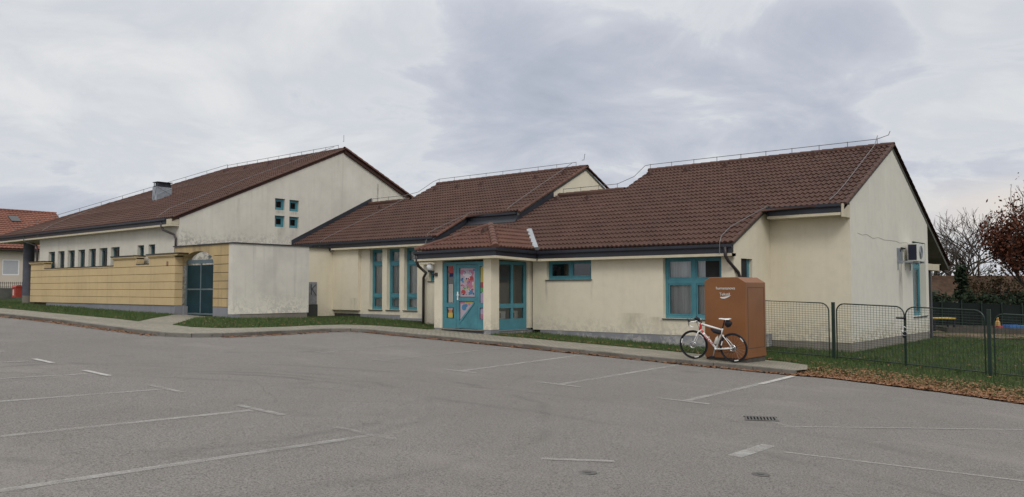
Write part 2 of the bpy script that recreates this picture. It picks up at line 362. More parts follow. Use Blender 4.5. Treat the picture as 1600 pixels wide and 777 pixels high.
def window(parent, axis, c, op, dep=.16, fw=.07, vert=(), hor=(), sub=True, curtain=True, sill=True, mat='teal', gm='glass', bars=None, cur_z=None, back=True):
    """frame set back in its opening, glass, a net curtain behind and a metal sill"""
    a0, a1, z0, z1 = op; mp = amap(axis, c); f = MB(); d0, d1 = -dep - .07, -dep
    fbox(f, mp, a0, a0 + fw, d0, d1, z0, z1); fbox(f, mp, a1 - fw, a1, d0, d1, z0, z1)
    fbox(f, mp, a0 + fw, a1 - fw, d0, d1, z0, z0 + fw); fbox(f, mp, a0 + fw, a1 - fw, d0, d1, z1 - fw, z1)
    hs = [z0 + fw] ; tops = []
    for h, w in hor: tops.append(h - w / 2); hs.append(h + w / 2)
    tops.append(z1 - fw)
    for h, w in hor: fbox(f, mp, a0 + fw, a1 - fw, d0, d1, h - w / 2, h + w / 2)
    vs = [a0 + fw]; ve = []
    for x, w in vert: ve.append(x - w / 2); vs.append(x + w / 2)
    ve.append(a1 - fw)
    for x, w in vert:
        for b, t in zip(hs, tops): fbox(f, mp, x - w / 2, x + w / 2, d0, d1, b, t)
    if sub:                                                  # casement sashes inside each light
        for l, r in zip(vs, ve):
            for b, t in zip(hs, tops):
                s = .045; e0, e1 = d0 + .01, d1 - .015
                fbox(f, mp, l + .004, l + s, e0, e1, b + .004, t - .004); fbox(f, mp, r - s, r - .004, e0, e1, b + .004, t - .004)
                fbox(f, mp, l + s, r - s, e0, e1, b + .004, b + s); fbox(f, mp, l + s, r - s, e0, e1, t - s, t - .004)
    w = f.build('window', M[mat], parent)
    p = MB(); p.poly([mp(a0 + fw, d0 + .03, z0 + fw), mp(a1 - fw, d0 + .03, z0 + fw), mp(a1 - fw, d0 + .03, z1 - fw), mp(a0 + fw, d0 + .03, z1 - fw)])
    p.build('pane', M[gm], w)
    if curtain:
        k = MB(); n = max(8, int((a1 - a0) / .045)); zb, zt = cur_z or (z0 + fw, z1 - fw); pts = []
        for i in range(n + 1):
            a = a0 + fw * .5 + (a1 - a0 - fw) * i / n; pts.append((a, d0 - .06 + .025 * sin(i * 1.9) + .012 * sin(i * .7)))
        for i in range(n): k.poly([mp(pts[i][0], pts[i][1], zb), mp(pts[i + 1][0], pts[i + 1][1], zb), mp(pts[i + 1][0], pts[i + 1][1], zt), mp(pts[i][0], pts[i][1], zt)])
        k.build('curtain', M['curtain'], w)
    if back:  # near-black box added behind the glass so the window reads dark
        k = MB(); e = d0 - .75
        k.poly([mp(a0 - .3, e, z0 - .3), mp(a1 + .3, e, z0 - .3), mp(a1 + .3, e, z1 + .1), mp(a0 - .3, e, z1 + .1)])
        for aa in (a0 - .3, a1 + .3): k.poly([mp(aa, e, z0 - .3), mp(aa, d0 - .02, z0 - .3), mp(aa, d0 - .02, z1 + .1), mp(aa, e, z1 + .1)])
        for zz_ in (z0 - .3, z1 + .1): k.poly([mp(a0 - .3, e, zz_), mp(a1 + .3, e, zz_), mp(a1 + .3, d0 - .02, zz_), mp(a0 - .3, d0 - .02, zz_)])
        k.build('dark_backing', M['dim'], w)
    if sill:
        q = MB(); fbox(q, mp, a0 - .03, a1 + .03, -dep, .045, z0 - .03, z0 - .004); q.build('sill', M['flash'], w)
    return w

# ------------------------------------------------------------------ tiled roofs
TW, TL = .158, .355
def tiles(mb, P0, ad, sd, slope_len, lo, hi, wave=.050, lift=.036, seg=6, b_start=0., tw=TW, tl=TL):
    """rows of interlocking profiled tiles on the plane P0 + a*ad + b*sd; lo(b), hi(b) bound each row"""
    P0 = np.array(P0); ad = np.array(ad); sd = np.array(sd); nr = np.cross(ad, sd); nr /= np.linalg.norm(nr)
    if nr[2] < 0: nr = -nr
    if mb.uv is None: mb.uv = []
    nrow = int(math.ceil((slope_len - b_start) / tl))
    for j in range(nrow):
        b0 = b_start + j * tl; b1 = min(slope_len, b0 + tl)
        if b1 - b0 < .02: continue
        l0, h0, l1, h1 = lo(b0), hi(b0), lo(b1), hi(b1)
        mn, mx = min(l0, l1), max(h0, h1)
        if mx - mn < .02: continue
        na = max(2, int(round((mx - mn) / (tw / seg)))); sh = 0.
        A = np.linspace(mn, mx, na + 1)
        def prof(a):
            t = (a / tw + sh) % 1.
            return wave * (.5 - .5 * np.cos(2 * pi * t)) ** 1.0
        a0 = np.clip(A, l0, h0); a1 = np.clip(A, l1, h1)
        jit = .004 * np.sin(A * 7.3 + j * 2.1)
        w0, w1 = prof(a0), prof(a1)
        bot = P0 + np.outer(a0, ad) + b0 * sd + np.outer(w0 + lift + jit, nr)
        low = P0 + np.outer(a0, ad) + b0 * sd + np.outer(w0 * .6 - .012, nr)
        top = P0 + np.outer(a1, ad) + (b1) * sd + np.outer(w1, nr)
        i = len(mb.v); n = na + 1
        mb.v += [tuple(p) for p in bot] + [tuple(p) for p in top] + [tuple(p) for p in low]
        for k in range(na):
            d0 = a0[k + 1] - a0[k]; d1 = a1[k + 1] - a1[k]
            if d0 < 1e-6 and d1 < 1e-6: continue
            u0, u1 = A[k] / tw + sh, A[k + 1] / tw + sh; c = .5 * (u0 + u1); e = math.floor(c)
            u0 = max(u0, e + .001); u1 = min(u1, e + .999)
            if d1 < 1e-6: mb.f.append((i + k, i + k + 1, i + n + k)); mb.uv += [(u0, j + .1), (u1, j + .1), (u1, j + .9)]
            elif d0 < 1e-6: mb.f.append((i + k, i + n + k + 1, i + n + k)); mb.uv += [(u0, j + .1), (u1, j + .9), (u0, j + .9)]
            else: mb.f.append((i + k, i + k + 1, i + n + k + 1, i + n + k)); mb.uv += [(u0, j + .1), (u1, j + .1), (u1, j + .9), (u0, j + .9)]
            if d0 > 1e-6:
                mb.f.append((i + 2 * n + k, i + 2 * n + k + 1, i + k + 1, i + k)); mb.uv += [(u0, j + .1), (u1, j + .1), (u1, j + .2), (u0, j + .2)]
def ridge_caps(mb, p0, p1, r=.105, L=.36):
    """overlapping half-round ridge tiles from p0 to p1"""
    if mb.uv is None: mb.uv = []
    p0 = Vector(p0); p1 = Vector(p1); d = p1 - p0; n = max(1, int(d.length / L)); ax = d.normalized()
    side = ax.cross(Vector((0, 0, 1))).normalized(); up = side.cross(ax).normalized()
    for i in range(n):
        q0 = p0 + d * (i / n); q1 = p0 + d * ((i + 1.12) / n); base = len(mb.v); m = 8
        for q, rr in ((q0, r * 1.08), (q1, r * .92)):
            for k in range(m + 1):
                t = pi * (k / m) * 1.1 - .05 * pi; mb.v.append(tuple(q + side * (cos(t) * rr * 1.15) + up * (sin(t) * rr - .02)))
        for k in range(m):
            mb.f.append((base + k, base + k + 1, base + m + 2 + k, base + m + 1 + k)); mb.uv += [(i + .2, 91.2), (i + .8, 91.2), (i + .8, 91.8), (i + .2, 91.8)]
        mb.f.append(tuple(base + k for k in range(m + 1))); mb.uv += [(i + .5, 91.5)] * (m + 1)

class Plane:                          # a front slope: z = z0 + k*(v - v0), running along X
    def __init__(s, v0, z0, k): s.v0, s.z0, s.k = v0, z0, k
    def z(s, v): return s.z0 + s.k * (v - s.v0)
    def b(s, v): return (v - s.v0) * math.hypot(1, s.k)
    def v(s, b): return s.v0 + b / math.hypot(1, s.k)
    def sd(s): h = math.hypot(1, s.k); return (0, 1 / h, s.k / h)
def step(pairs):                      # piecewise-constant bound over slope distance
    def f(b):
        for lim, val in pairs:
            if b < lim - 1e-6: return val
        return pairs[-1][1]
    return f

KC = Plane(20.72, 2.925, .478); KB = Plane(21.6, 3.64, .498); KA = Plane(15.98, 4.49, .452)
RC, RCL = 27.72, 25.82; RB, RBL = 27.8, 25.95; RA = 24.4

BLD = thing('kindergarten_building', (-20, 24, .3), 'long cream building with brown tiled roofs and teal windows', 'building')
T_CREAM = MB(); T_GAB = MB()
# ---- wing at the right -----------------------------------------------------
class Walls:
    def __init__(s, mat): s.m = mat
    def __call__(s, *a):
        q = MB(); wall(q, *a); return q.build('wall', s.m, BLD)
wc = Walls(M['cream'])
W1 = (-16.18, -14.44, 1.985, 2.60); W2 = (-11.93, -10.11, .84, 2.60); W0 = (-21.62, -21.31, 1.98, 2.36)
wc('v', 20.95, -16.45, -9.75, .37, 2.68, [W1, W2], .26)
wc('v', 20.95, -21.9, -19.3, .37, 2.72, [W0], .26)
SW = (21.42, 22.16, .86, 2.53)
wc('u', -9.75, 20.95, 23.45, .37, lambda v: KC.z(v) - .07, [SW], .28)
wc('v', 23.45, -9.75, -7.45, .19, 4.0)
wc('v', 20.95, -16.75, -16.45, .37, 2.68)        # return behind the porch
q = MB(); q.poly([(-16.45, 20.95, .37), (-16.45, 21.25, .37), (-16.45, 21.25, 2.68), (-16.45, 20.95, 2.68)]); q.build('wall', M['cream'], BLD)
wgc = Walls(M['cream_gable']); GW = (29.80, 31.5, .76, 3.30)
kr = (6.27 - 2.57) / (34.9 - RC)
wgc('u', -7.45, 23.45, 31.85, .19, lambda v: (KC.z(v) if v <= RC else 6.27 - kr * (v - RC)) - .05, [GW], .3, [RC])
wgc('v', 31.85, -22., -7.45, .1, 4.2)
# plinths
pl = MB(); pl.box(-16.46, -9.742, 20.958, 21.1, -.4, .368); pl.box(-9.9, -9.742, 21.1, 23.44, -.5, .368)
pl.build('plinth', M['plinth'], BLD)
pl = MB(); pl.box(-21.9, -19.3, 20.958, 21.1, -.4, .368); pl.build('plinth', M['plinth'], BLD)
pl = MB(); pl.box(-9.74, -7.458, 23.458, 23.6, -.6, .188); pl.box(-7.7, -7.458, 23.6, 31.85, -.6, .188)
pl.build('plinth', M['concrete'], BLD)
ck = MB()                                            # crack over the gable, a hairline ridge of filler
cpts = [(24.09, 3.28), (24.5, 3.25), (24.9, 3.27), (25.5, 3.20), (26.0, 3.24), (26.6, 3.20), (27.1, 3.22), (27.9, 3.21), (28.3, 3.19), (29.0, 3.22), (29.7, 3.2)]
ck.tube([(-7.447, a, z + random.uniform(-.02, .02)) for a, z in cpts], .0045, 4)
ck.build('crack', M['concrete'], BLD)
window(BLD, 'v', 20.95, W1, .12, .075, [(-15.31, .09)], curtain=False)
window(BLD, 'v', 20.95, W2, .14, .085, [(-11.02, .12)], [(1.90, .13)])
window(BLD, 'v', 20.95, W0, .12, .05)
window(BLD, 'u', -9.75, SW, .10, .11, hor=[(1.9, .1)])
window(BLD, 'u', -7.45, GW, .20, .10, vert=[(30.7, .1)], hor=[(2.45, .1)])
# front slope of the right wing
def roof_front(P, regions, tmat='tile', name='roof', parent=BLD):
    mb = MB(); mb.uv = []
    for (v0, v1, lo, hi) in regions:
        # snap to whole rows so that courses run through
        tiles(mb, (0, P.v0, P.z0), (1, 0, 0), P.sd(), P.b(v1), lo, hi, b_start=round(P.b(v0) / TL) * TL)
    return mb
bC = KC.b
rC = MB()
tiles(rC, (0, KC.v0, KC.z0), (1, 0, 0), KC.sd(), bC(RC), step([(bC(23.35), -21.93), (bC(RCL), -19.36), (99, -16.3)]), step([(bC(22.9), -9.69), (99, -7.40)]))
ridge_caps(rC, (-16.35, RC, 6.30), (-7.42, RC, 6.30)); ridge_caps(rC, (-19.3, RCL, 5.385), (-16.3, RCL, 5.385))
for p, q in (((-9.70, KC.v0, 2.96), (-9.70, 22.93, 4.02)), ((-7.42, 22.95, 4.03), (-7.42, RC, 6.31))):   # verge tiles
    ridge_caps(rC, p, q, .055)
roofC = rC.build('roof', M['tile'], BLD)
def deck(polys, th=.10):
    mb = MB()
    for P in polys: mb.hexa([(x, y, z - th - .03) for x, y, z in P], [(x, y, z - .03) for x, y, z in P])
    return mb
zc = KC.z
deck([[(-21.9, 20.75, zc(20.75)), (-9.72, 20.75, zc(20.75)), (-9.72, 22.95, zc(22.95)), (-21.9, 22.95, zc(22.95))],
      [(-19.36, 22.95, zc(22.95)), (-7.44, 22.95, zc(22.95)), (-7.44, RCL, zc(RCL)), (-19.36, RCL, zc(RCL))],
      [(-16.28, RCL, zc(RCL)), (-7.44, RCL, zc(RCL)), (-7.44, RC, zc(RC)), (-16.28, RC, zc(RC))]]).build('roof_deck', M['under'], BLD)
# rear slopes
rr = MB(); tiles(rr, (0, 34.9, 2.57), (1, 0, 0), (0, -1 / math.hypot(1, kr), kr / math.hypot(1, kr)), (34.9 - RC) * math.hypot(1, kr), lambda b: -16.3, lambda b: -7.40, seg=3)
ridge_caps(rr, (-7.42, 34.9, 2.63), (-7.42, RC, 6.32), .055)
rr.build('roof', M['tile'], BLD)
deck([[(-16.28, RC, 6.27), (-7.44, RC, 6.27), (-7.44, 34.88, 2.58), (-16.28, 34.88, 2.58)],
      [(-22, RCL, 5.36), (-16.28, RCL, 5.36), (-16.28, 33, 2.2), (-22, 33, 2.2)]], .14).build('roof_deck', M['under'], BLD)
q = MB(); q.poly([(-16.27, RCL, 5.33), (-16.27, RC, 6.23), (-16.27, 34.5, 2.7), (-16.27, 33, 2.2)]); q.build('wall', M['cream_gable'], BLD)
q = MB(); q.box(-16.2, -7.5, 33.7, 33.9, 2.36, 2.62); q.box(-7.72, -7.5, 31.85, 33.9, 2.37, 2.6); q.build('roof_beam', M['soffit'], BLD)
q = MB(); q.box(-7.7, -7.55, 32.6, 32.75, -.3, 2.36); q.build('post', M['darkwire'], BLD)

# eaves: gutter, dark fascia, cream board
GP = [(0, 0), (.115, 0), (.13, .03), (.13, .105), (.105, .105), (.105, .045), (.02, .045), (.02, .105), (0, .105)]
def eave_x(u0, u1, v, z, depth, a1_, a2_, a3_, wall_v, board=True):
    mb_g, mb_f, mb_s = MB(), MB(), MB()
    """eave along X at tile edge (v, z): gutter in front, fascia and cream board below"""
    mb_g.sweep([(a, b - .13) for a, b in GP], (u0, v + .02, z), (u1, v + .02, z), (0, -1, 0), (0, 0, 1))
    mb_f.box(u0 + .01, u1 - .01, v - .045, v + .015, z - .27, z - .135)
    mb_s.box(u0 + .02, u1 - .02, v - .05, wall_v - .004, z - .35, z - .275)
    mb_g.build('gutter', M['gutter'], BLD); mb_f.build('fascia', M['gutter'], BLD)
    if board: mb_s.build('soffit_board', M['soffit'], BLD)
G1, F1, S1 = MB(), MB(), MB()
eave_x(-16.35, -9.66, 20.72, 2.925, .2, G1, F1, S1, 20.95)
eave_x(-21.9, -20.0, 20.72, 2.925, .2, G1, F1, S1, 20.95)
eave_x(-9.62, -7.50, 22.95, 4.06, .5, G1, F1, S1, 23.45)
for b_ in ((-7.5, -7.44, 22.9, 23.45, 3.66, 4.02), (-9.80, -9.68, 20.70, 20.95, 2.575, 2.66)): q = MB(); q.box(*b_); q.build('eave_end', M['soffit'], BLD)
# porch eaves
PV, PU0, PU1 = 18.72, -19.95, -16.42
G1.sweep([(a, b - .13) for a, b in GP], (PU0, PV + .02, 2.94), (PU1 - .02, PV + .02, 2.98), (0, -1, 0), (0, 0, 1), 0, 1)
G1.sweep([(a, b - .13) for a, b in GP], (PU1 - .02, PV + .02, 2.98), (PU1 - .02, 20.70, 2.93), (1, 0, 0), (0, 0, 1), -1, -1)
F1.hexa([(PU0 + .01, PV - .045, 2.67), (PU1 + .045, PV - .045, 2.71), (PU1 + .045, PV + .015, 2.71), (PU0 + .01, PV + .015, 2.67)], [(PU0 + .01, PV - .045, 2.81), (PU1 + .045, PV - .045, 2.845), (PU1 + .045, PV + .015, 2.845), (PU0 + .01, PV + .015, 2.81)])
F1.hexa([(PU1 - .015, PV + .016, 2.71), (PU1 + .045, PV + .016, 2.71), (PU1 + .045, 20.67, 2.655), (PU1 - .015, 20.67, 2.655)], [(PU1 - .015, PV + .016, 2.845), (PU1 + .045, PV + .016, 2.845), (PU1 + .045, 20.67, 2.79), (PU1 - .015, 20.67, 2.79)])
S1.hexa([(PU0, PV - .05, 2.60), (PU1 + .05, PV - .05, 2.63), (PU1 + .05, 20.665, 2.575), (PU0, 20.665, 2.57)], [(PU0, PV - .05, 2.665), (PU1 + .05, PV - .05, 2.705), (PU1 + .05, 20.665, 2.65), (PU0, 20.665, 2.645)])
G1.build('gutter', M['gutter'], BLD); F1.build('fascia', M['gutter'], BLD); S1.build('soffit_board', M['soffit'], BLD)

# ---- porch ---------------------------------------------------------------------
rp = MB(); rp.uv = []
half = (PU1 - PU0) / 2; kp = .478; AP = (PU0 + half, PV + half, 2.95 + kp * half); hp = math.hypot(1, kp)
vend = KC.v0 + (AP[2] - KC.z0) / KC.k
tiles(rp, (PU0, PV, 2.95), (1, 0, 0), (0, 1 / hp, kp / hp), half * hp, lambda b: b / hp, lambda b: 2 * half - b / hp)
# right slope: from the eave to the ridge, clipped by the valley
tiles(rp, (PU1, PV, 2.95), (0, 1, 0), (-1 / hp, 0, kp / hp), half * hp, lambda b: b / hp, lambda b: (20.72 - PV) + b / hp * (vend - 20.72) / half)
tiles(rp, (PU0, PV, 2.95), (0, 1, 0), (1 / hp, 0, kp / hp), half * hp, lambda b: b / hp, lambda b: (20.72 - PV) + b / hp * (vend - 20.72) / half)
ridge_caps(rp, (PU1 + .02, PV - .02, 2.985), (AP[0], AP[1], AP[2] + .05), .10, .33); ridge_caps(rp, (PU0 - .02, PV - .02, 2.985), (AP[0], AP[1], AP[2] + .05), .09, .33)
ridge_caps(rp, (AP[0], AP[1], AP[2] + .02), (AP[0], vend, AP[2] + .02), .08)
rp.build('porch_roof', M['tile_warm'], BLD)
q = MB()                                             # zinc valley
q.hexa([(PU1 - .10, 20.66, 2.93), (PU1 + .16, 20.66, 2.93), (AP[0] + .16, vend, AP[2] - .02), (AP[0] - .10, vend, AP[2] - .02)],
       [(PU1 - .10, 20.62, 3.03), (PU1 + .16, 20.62, 3.03), (PU1 + .16 - 1.62, 20.62 + 1.62 * (vend - 20.72) / half, 3.03 + kp * 1.62), (PU1 - .10 - 1.62, 20.62 + 1.62 * (vend - 20.72) / half, 3.03 + kp * 1.62)])
q.build('valley_flashing', M['zinc'], BLD)
for b_ in ((-19.32, -18.97, 18.98, 20.94, .42, 2.60), (-17.15, -16.83, 18.98, 19.36, .42, 2.62), (-17.05, -16.835, 20.80, 21.12, .42, 2.6)): q = MB(); q.box(*b_); q.build('column', M['cream'], BLD)
for b_ in ((-19.31, -18.98, 18.99, 20.9, -.2, .42), (-17.14, -16.84, 18.99, 19.36, -.2, .42), (-18.97, -17.15, 19.06, 21.2, -.2, .40), (-17.1, -16.86, 19.37, 21.2, -.2, .36)): q = MB(); q.box(*b_); q.build('plinth', M['plinth'], BLD)
# door front: sidelights left and right, a boarded door with a glazed top and a triangular lower light
PD = 19.02
mp = amap('v', PD)
df = MB()
fbox(df, mp, -18.97, -18.80, -.07, 0, .42, 2.55); fbox(df, mp, -18.46, -18.37, -.07, 0, .42, 2.55); fbox(df, mp, -17.42, -17.34, -.07, 0, .42, 2.55)
fbox(df, mp, -17.185, -17.15, -.07, 0, .42, 2.55)
fbox(df, mp, -18.80, -18.46, -.07, 0, 2.43, 2.55); fbox(df, mp, -18.37, -17.42, -.07, 0, 2.47, 2.55); fbox(df, mp, -17.34, -17.185, -.07, 0, 2.40, 2.55)
for a0, a1 in ((-18.80, -18.46), (-17.34, -17.185)):
    fbox(df, mp, a0, a1, -.07, 0, .42, .74); fbox(df, mp, a0, a1, -.07, 0, 1.10, 1.24)
dfo = df.build('door_frame', M['teal'], BLD)
for a0, a1 in ((-18.80, -18.46), (-17.34, -17.185)):
    for z0, z1 in ((.74, 1.10), (1.24, 2.43)): q = MB(); q.poly([mp(a0, -.04, z0), mp(a1, -.04, z0), mp(a1, -.04, z1), mp(a0, -.04, z1)]); q.build('pane', M['glass'], dfo)
dd = MB(); A0, A1 = -18.36, -17.43
fbox(dd, mp, A0, A0 + .12, -.06, -.006, .43, 2.46); fbox(dd, mp, A1 - .13, A1, -.06, -.006, .43, 2.46)
fbox(dd, mp, A0 + .12, A1 - .13, -.06, -.006, 2.36, 2.46); fbox(dd, mp, A0 + .12, A1 - .13, -.06, -.006, 1.30, 1.42); fbox(dd, mp, A0 + .12, A1 - .13, -.06, -.006, .43, .66)
a, b = A0 + .12, A1 - .13                             # triangular boarding under the diagonal
dd.hexa([mp(a, -.05, .66), mp(b, -.05, .66), mp(b, -.05, 1.30)], [mp(a, -.012, .66), mp(b, -.012, .66), mp(b, -.012, 1.30)])
dd.hexa([mp(a + .0, -.012, .60), mp(a + .06, -.012, .60), mp(b, -.012, 1.235), mp(b, -.012, 1.30)], [mp(a, .012, .60), mp(a + .06, .012, .60), mp(b, .012, 1.235), mp(b, .012, 1.30)])
door = dd.build('door', M['teal'], BLD)
for pl_ in ([mp(a, -.045, 1.42), mp(b, -.045, 1.42), mp(b, -.045, 2.36), mp(a, -.045, 2.36)], [mp(a, -.046, .66), mp(b, -.046, 1.30), mp(a, -.046, 1.30)]): q = MB(); q.poly(pl_); q.build('pane', M['glass'], door)
q = MB(); fbox(q, mp, A0 + .04, A0 + .09, -.004, .008, 1.33, 1.60); q.tube([mp(A0 + .065, .0, 1.49), mp(A0 + .065, .05, 1.49), mp(A0 + .19, .055, 1.49)], .012, 6); q.build('handle', M['white'], door)
q = MB(); fbox(q, mp, -18.97, -17.14, -.1, .12, .385, .415); q.build('doorstep', M['concrete'], BLD)
# porch side glazing
mp2 = amap('u', -16.90)
sg = MB()
fbox(sg, mp2, 19.36, 19.44, -.07, 0, .40, 2.56); fbox(sg, mp2, 20.66, 20.80, -.07, 0, .40, 2.56); fbox(sg, mp2, 20.03, 20.13, -.07, 0, .40, 2.56)
for a0, a1 in ((19.44, 20.03), (20.13, 20.66)):
    fbox(sg, mp2, a0, a1, -.07, 0, .40, .74); fbox(sg, mp2, a0, a1, -.07, 0, 1.08, 1.22); fbox(sg, mp2, a0, a1, -.07, 0, 2.46, 2.56)
sgo = sg.build('window', M['teal'], BLD)
q = MB()
for a0, a1 in ((19.44, 20.03), (20.13, 20.66)):
    for z0, z1 in ((.74, 1.08), (1.22, 2.46)): q.poly([mp2(a0, -.04, z0), mp2(a1, -.04, z0), mp2(a1, -.04, z1), mp2(a0, -.04, z1)])
q.build('pane', M['glass'], sgo)
q = MB(); fbox(q, mp2, 19.36, 20.82, -.07, .06, .36, .395); q.build('sill', M['zinc'], sgo)
window(BLD, 'v', 21.0, (-16.83, -16.46, .40, 2.6), .14, .07, hor=[(1.15, .12)], curtain=False, sill=False, back=False)
q = MB(); q.box(-19.0, -16.95, 21.0, 21.1, .3, 2.6); q.box(-19.0, -16.9, 19.1, 21.1, .25, .36); q.build('lobby_wall', M['offwhite'], BLD)
# ---- middle wing -----------------------------------------------------------------
BW = [(-26.06, -25.28, .86, 3.30), (-25.0, -24.26, .86, 3.30), (-23.99, -23.24, .86, 3.30)]
wc('v', 21.9, -31., -21.88, .67, 3.42, BW, .26)
q = MB(); q.box(-28.45, -26.62, 21.75, 21.9, .82, 3.36); q.build('wall_panel', M['cream'], BLD); q = MB(); q.box(-24.2, -21.9, 21.9, 22.1, .56, .668); q.build('wall', M['cream'], BLD)                 # projecting panel
wc('u', -28.3, 19.2, 21.88, .4, 3.40)
wc('v', 23.9, -21.95, -19.42, 3.0, 4.6)
wgb = MB(); kbr = kr
wall(wgb, 'u', -19.42, 23.6, 32., 3.0, lambda v: (KB.z(v) if v <= RB else 6.73 - .5 * (v - RB)) - .05, (), .2, [RB]); 
wgb.build('wall', M['cream'], BLD)
pl = MB(); pl.box(-26.6, -24.2, 21.88, 22.1, -.2, .665); pl.box(-24.2, -21.95, 21.87, 22.1, -.2, .56)
pl.build('plinth', M['plinth'], BLD)
pl = MB(); pl.box(-28.4, -26.64, 21.92, 22.1, -.2, .668); pl.build('plinth', M['darkwire'], BLD)  # shadow gap under the panel put into this plinth as near-black
for k, o in enumerate(BW): window(BLD, 'v', 21.9, o, .16, .08, hor=[(1.42, .12), (2.72, .12)], sub=True)
q = MB(); q.box(-28.55, -28.17, 19.2, 21.62, 3.40, 3.44); q.build('coping', M['flash'], BLD)
rB = MB(); bB = KB.b
tiles(rB, (0, KB.v0, KB.z0), (1, 0, 0), KB.sd(), bB(RB), step([(bB(RBL), -30.96), (99, -28.05)]), step([(bB(23.38), -21.98), (99, -19.36)]))
ridge_caps(rB, (-28.1, RB, 6.76), (-19.36, RB, 6.76)); ridge_caps(rB, (-30.9, RBL, 5.84), (-28.05, RBL, 5.84))
rB.build('roof', M['tile'], BLD)
vg = MB()
for p, q in (((-21.97, 21.62, 3.68), (-21.97, 23.36, 4.55)), ((-19.38, 23.4, 4.57), (-19.38, RB, 6.77)), ((-19.38, 29.9, 5.78), (-19.38, RB, 6.77))): vg = MB(); ridge_caps(vg, p, q, .06); vg.build('verge_tiles', M['tile_warm'], BLD)
zb = KB.z
deck([[(-30.98, 21.63, zb(21.63)), (-21.99, 21.63, zb(21.63)), (-21.99, 23.4, zb(23.4)), (-30.98, 23.4, zb(23.4))],
      [(-30.98, 23.4, zb(23.4)), (-19.40, 23.4, zb(23.4)), (-19.40, RBL, zb(RBL)), (-30.98, RBL, zb(RBL))],
      [(-28.03, RBL, zb(RBL)), (-19.40, RBL, zb(RBL)), (-19.40, RB, zb(RB)), (-28.03, RB, zb(RB))],
      [(-28.03, RB, 6.73), (-19.40, RB, 6.73), (-19.40, 34.5, 3.4), (-28.03, 34.5, 3.4)], [(-31, RBL, 5.81), (-28.03, RBL, 5.81), (-28.03, 33, 2.7), (-31, 33, 2.7)]]).build('roof_deck', M['under'], BLD)
q = MB(); q.poly([(-28.02, RBL, 5.78), (-28.02, RB, 6.69), (-28.02, 34.5, 3.3), (-28.02, 33, 2.7)]); q.build('wall', M['cream'], BLD)
eave_x(-28.2, -22.02, 21.6, 3.68, .3, G1, F1, S1, 21.9)
F1 = MB(); F1.box(-31., -28.2, 21.56, 21.75, 3.3, 3.6); F1.build('fascia', M['gutter'], BLD)
G1 = MB(); G1.sweep([(a, b - .13) for a, b in GP], (-30.95, 21.62, 3.68), (-28.21, 21.62, 3.68), (0, -1, 0), (0, 0, 1)); G1.build('gutter', M['gutter'], BLD)
eave_x(-21.93, -19.45, 23.4, 4.58, .3, 0, 0, 0, 23.9, False)
fl = MB()                                                # dark sheet flashings
fl.hexa([(-22.0, 21.5, zc(21.5) + .02), (-22.0, 23.4, zc(23.4) + .0), (-22.0, 23.4, zb(23.4) - .08), (-22.0, 21.5, zb(21.6) - .08)], [(-21.95, 21.5, zc(21.5) + .02), (-21.95, 23.4, zc(23.4)), (-21.95, 23.4, zb(23.4) - .08), (-21.95, 21.5, zb(21.6) - .08)])
fl.hexa([(-19.41, 23.3, zc(23.3)), (-19.41, 25.55, zc(25.55)), (-19.41, 25.55, zb(25.55) - .09), (-19.41, 23.3, zb(23.3) - .09)], [(-19.37, 23.3, zc(23.3)), (-19.37, 25.55, zc(25.55)), (-19.37, 25.55, zb(25.55) - .09), (-19.37, 23.3, zb(23.3) - .09)])
fl.box(-21.95, -19.40, 23.44, 23.52, 3.9, 4.4)
fl.hexa([(-21.9, 23.20, zc(23.2) + .05), (-19.4, 23.20, zc(23.2) + .05), (-19.4, 23.45, zc(23.45) + .08), (-21.9, 23.45, zc(23.45) + .08)], [(-21.9, 23.20, zc(23.2) + .075), (-19.4, 23.20, zc(23.2) + .075), (-19.4, 23.45, zc(23.45) + .2), (-21.9, 23.45, zc(23.45) + .2)])
fl.build('flashing', M['flash'], BLD); fl = MB()               # abutment flashing on the big gable
fl.hexa([(-30.995, 21.55, zb(21.55) - .02), (-30.995, 26.1, zb(26.1) - .05), (-30.995, 26.1, zb(26.1) + .26), (-30.995, 21.55, zb(21.55) + .26)], [(-30.94, 21.55, zb(21.55) - .02), (-30.94, 26.1, zb(26.1) - .05), (-30.94, 26.1, zb(26.1) + .26), (-30.94, 21.55, zb(21.55) + .26)])
fl.build('flashing', M['flash'], BLD)
# ---- big wing at the left ----------------------------------------------------------
AW = []
for a0, a1 in ((-43.88, -43.09), (-42.75, -41.95), (-41.58, -40.78), (-40.42, -39.65), (-39.27, -38.5), (-38.14, -37.33), (-36.98, -36.14), (-34.48, -33.9), (-33.51, -32.94)):
    AW.append((a0, a1, 2.35, 3.535))
Walls(M['hall'])('v', 16.3, -45.03, -31.0, .3, 4.22, AW, .34)
Walls(M['hall'])('u', -45.03, 16.3, 32.5, .3, 4.22)
sq = [(20.68, 21.19, 5.17, 5.68), (21.42, 21.93, 5.16, 5.67), (20.68, 21.19, 4.42, 4.92), (21.42, 21.93, 4.41, 4.92)]
wga = MB(); wall(wga, 'u', -31., 16.3, 32.5, .3, lambda v: (KA.z(v) if v <= RA else KA.z(2 * RA - v)) - .04, sq, .26, [RA]); wga.build('wall', M['grey_gable'], BLD)
for o in AW: window(BLD, 'v', 16.3, o, .13, .06, curtain=False, sill=False, mat='teal_slate')
for o in sq: window(BLD, 'u', -31., o, .10, .12, sub=False, sill=False, curtain=False)
rA = MB(); bA = KA.b; hA = math.hypot(1, KA.k); UA = -49.6
tiles(rA, (0, KA.v0, KA.z0), (1, 0, 0), KA.sd(), bA(RA), lambda b: UA + b / hA, lambda b: -30.93, seg=4)
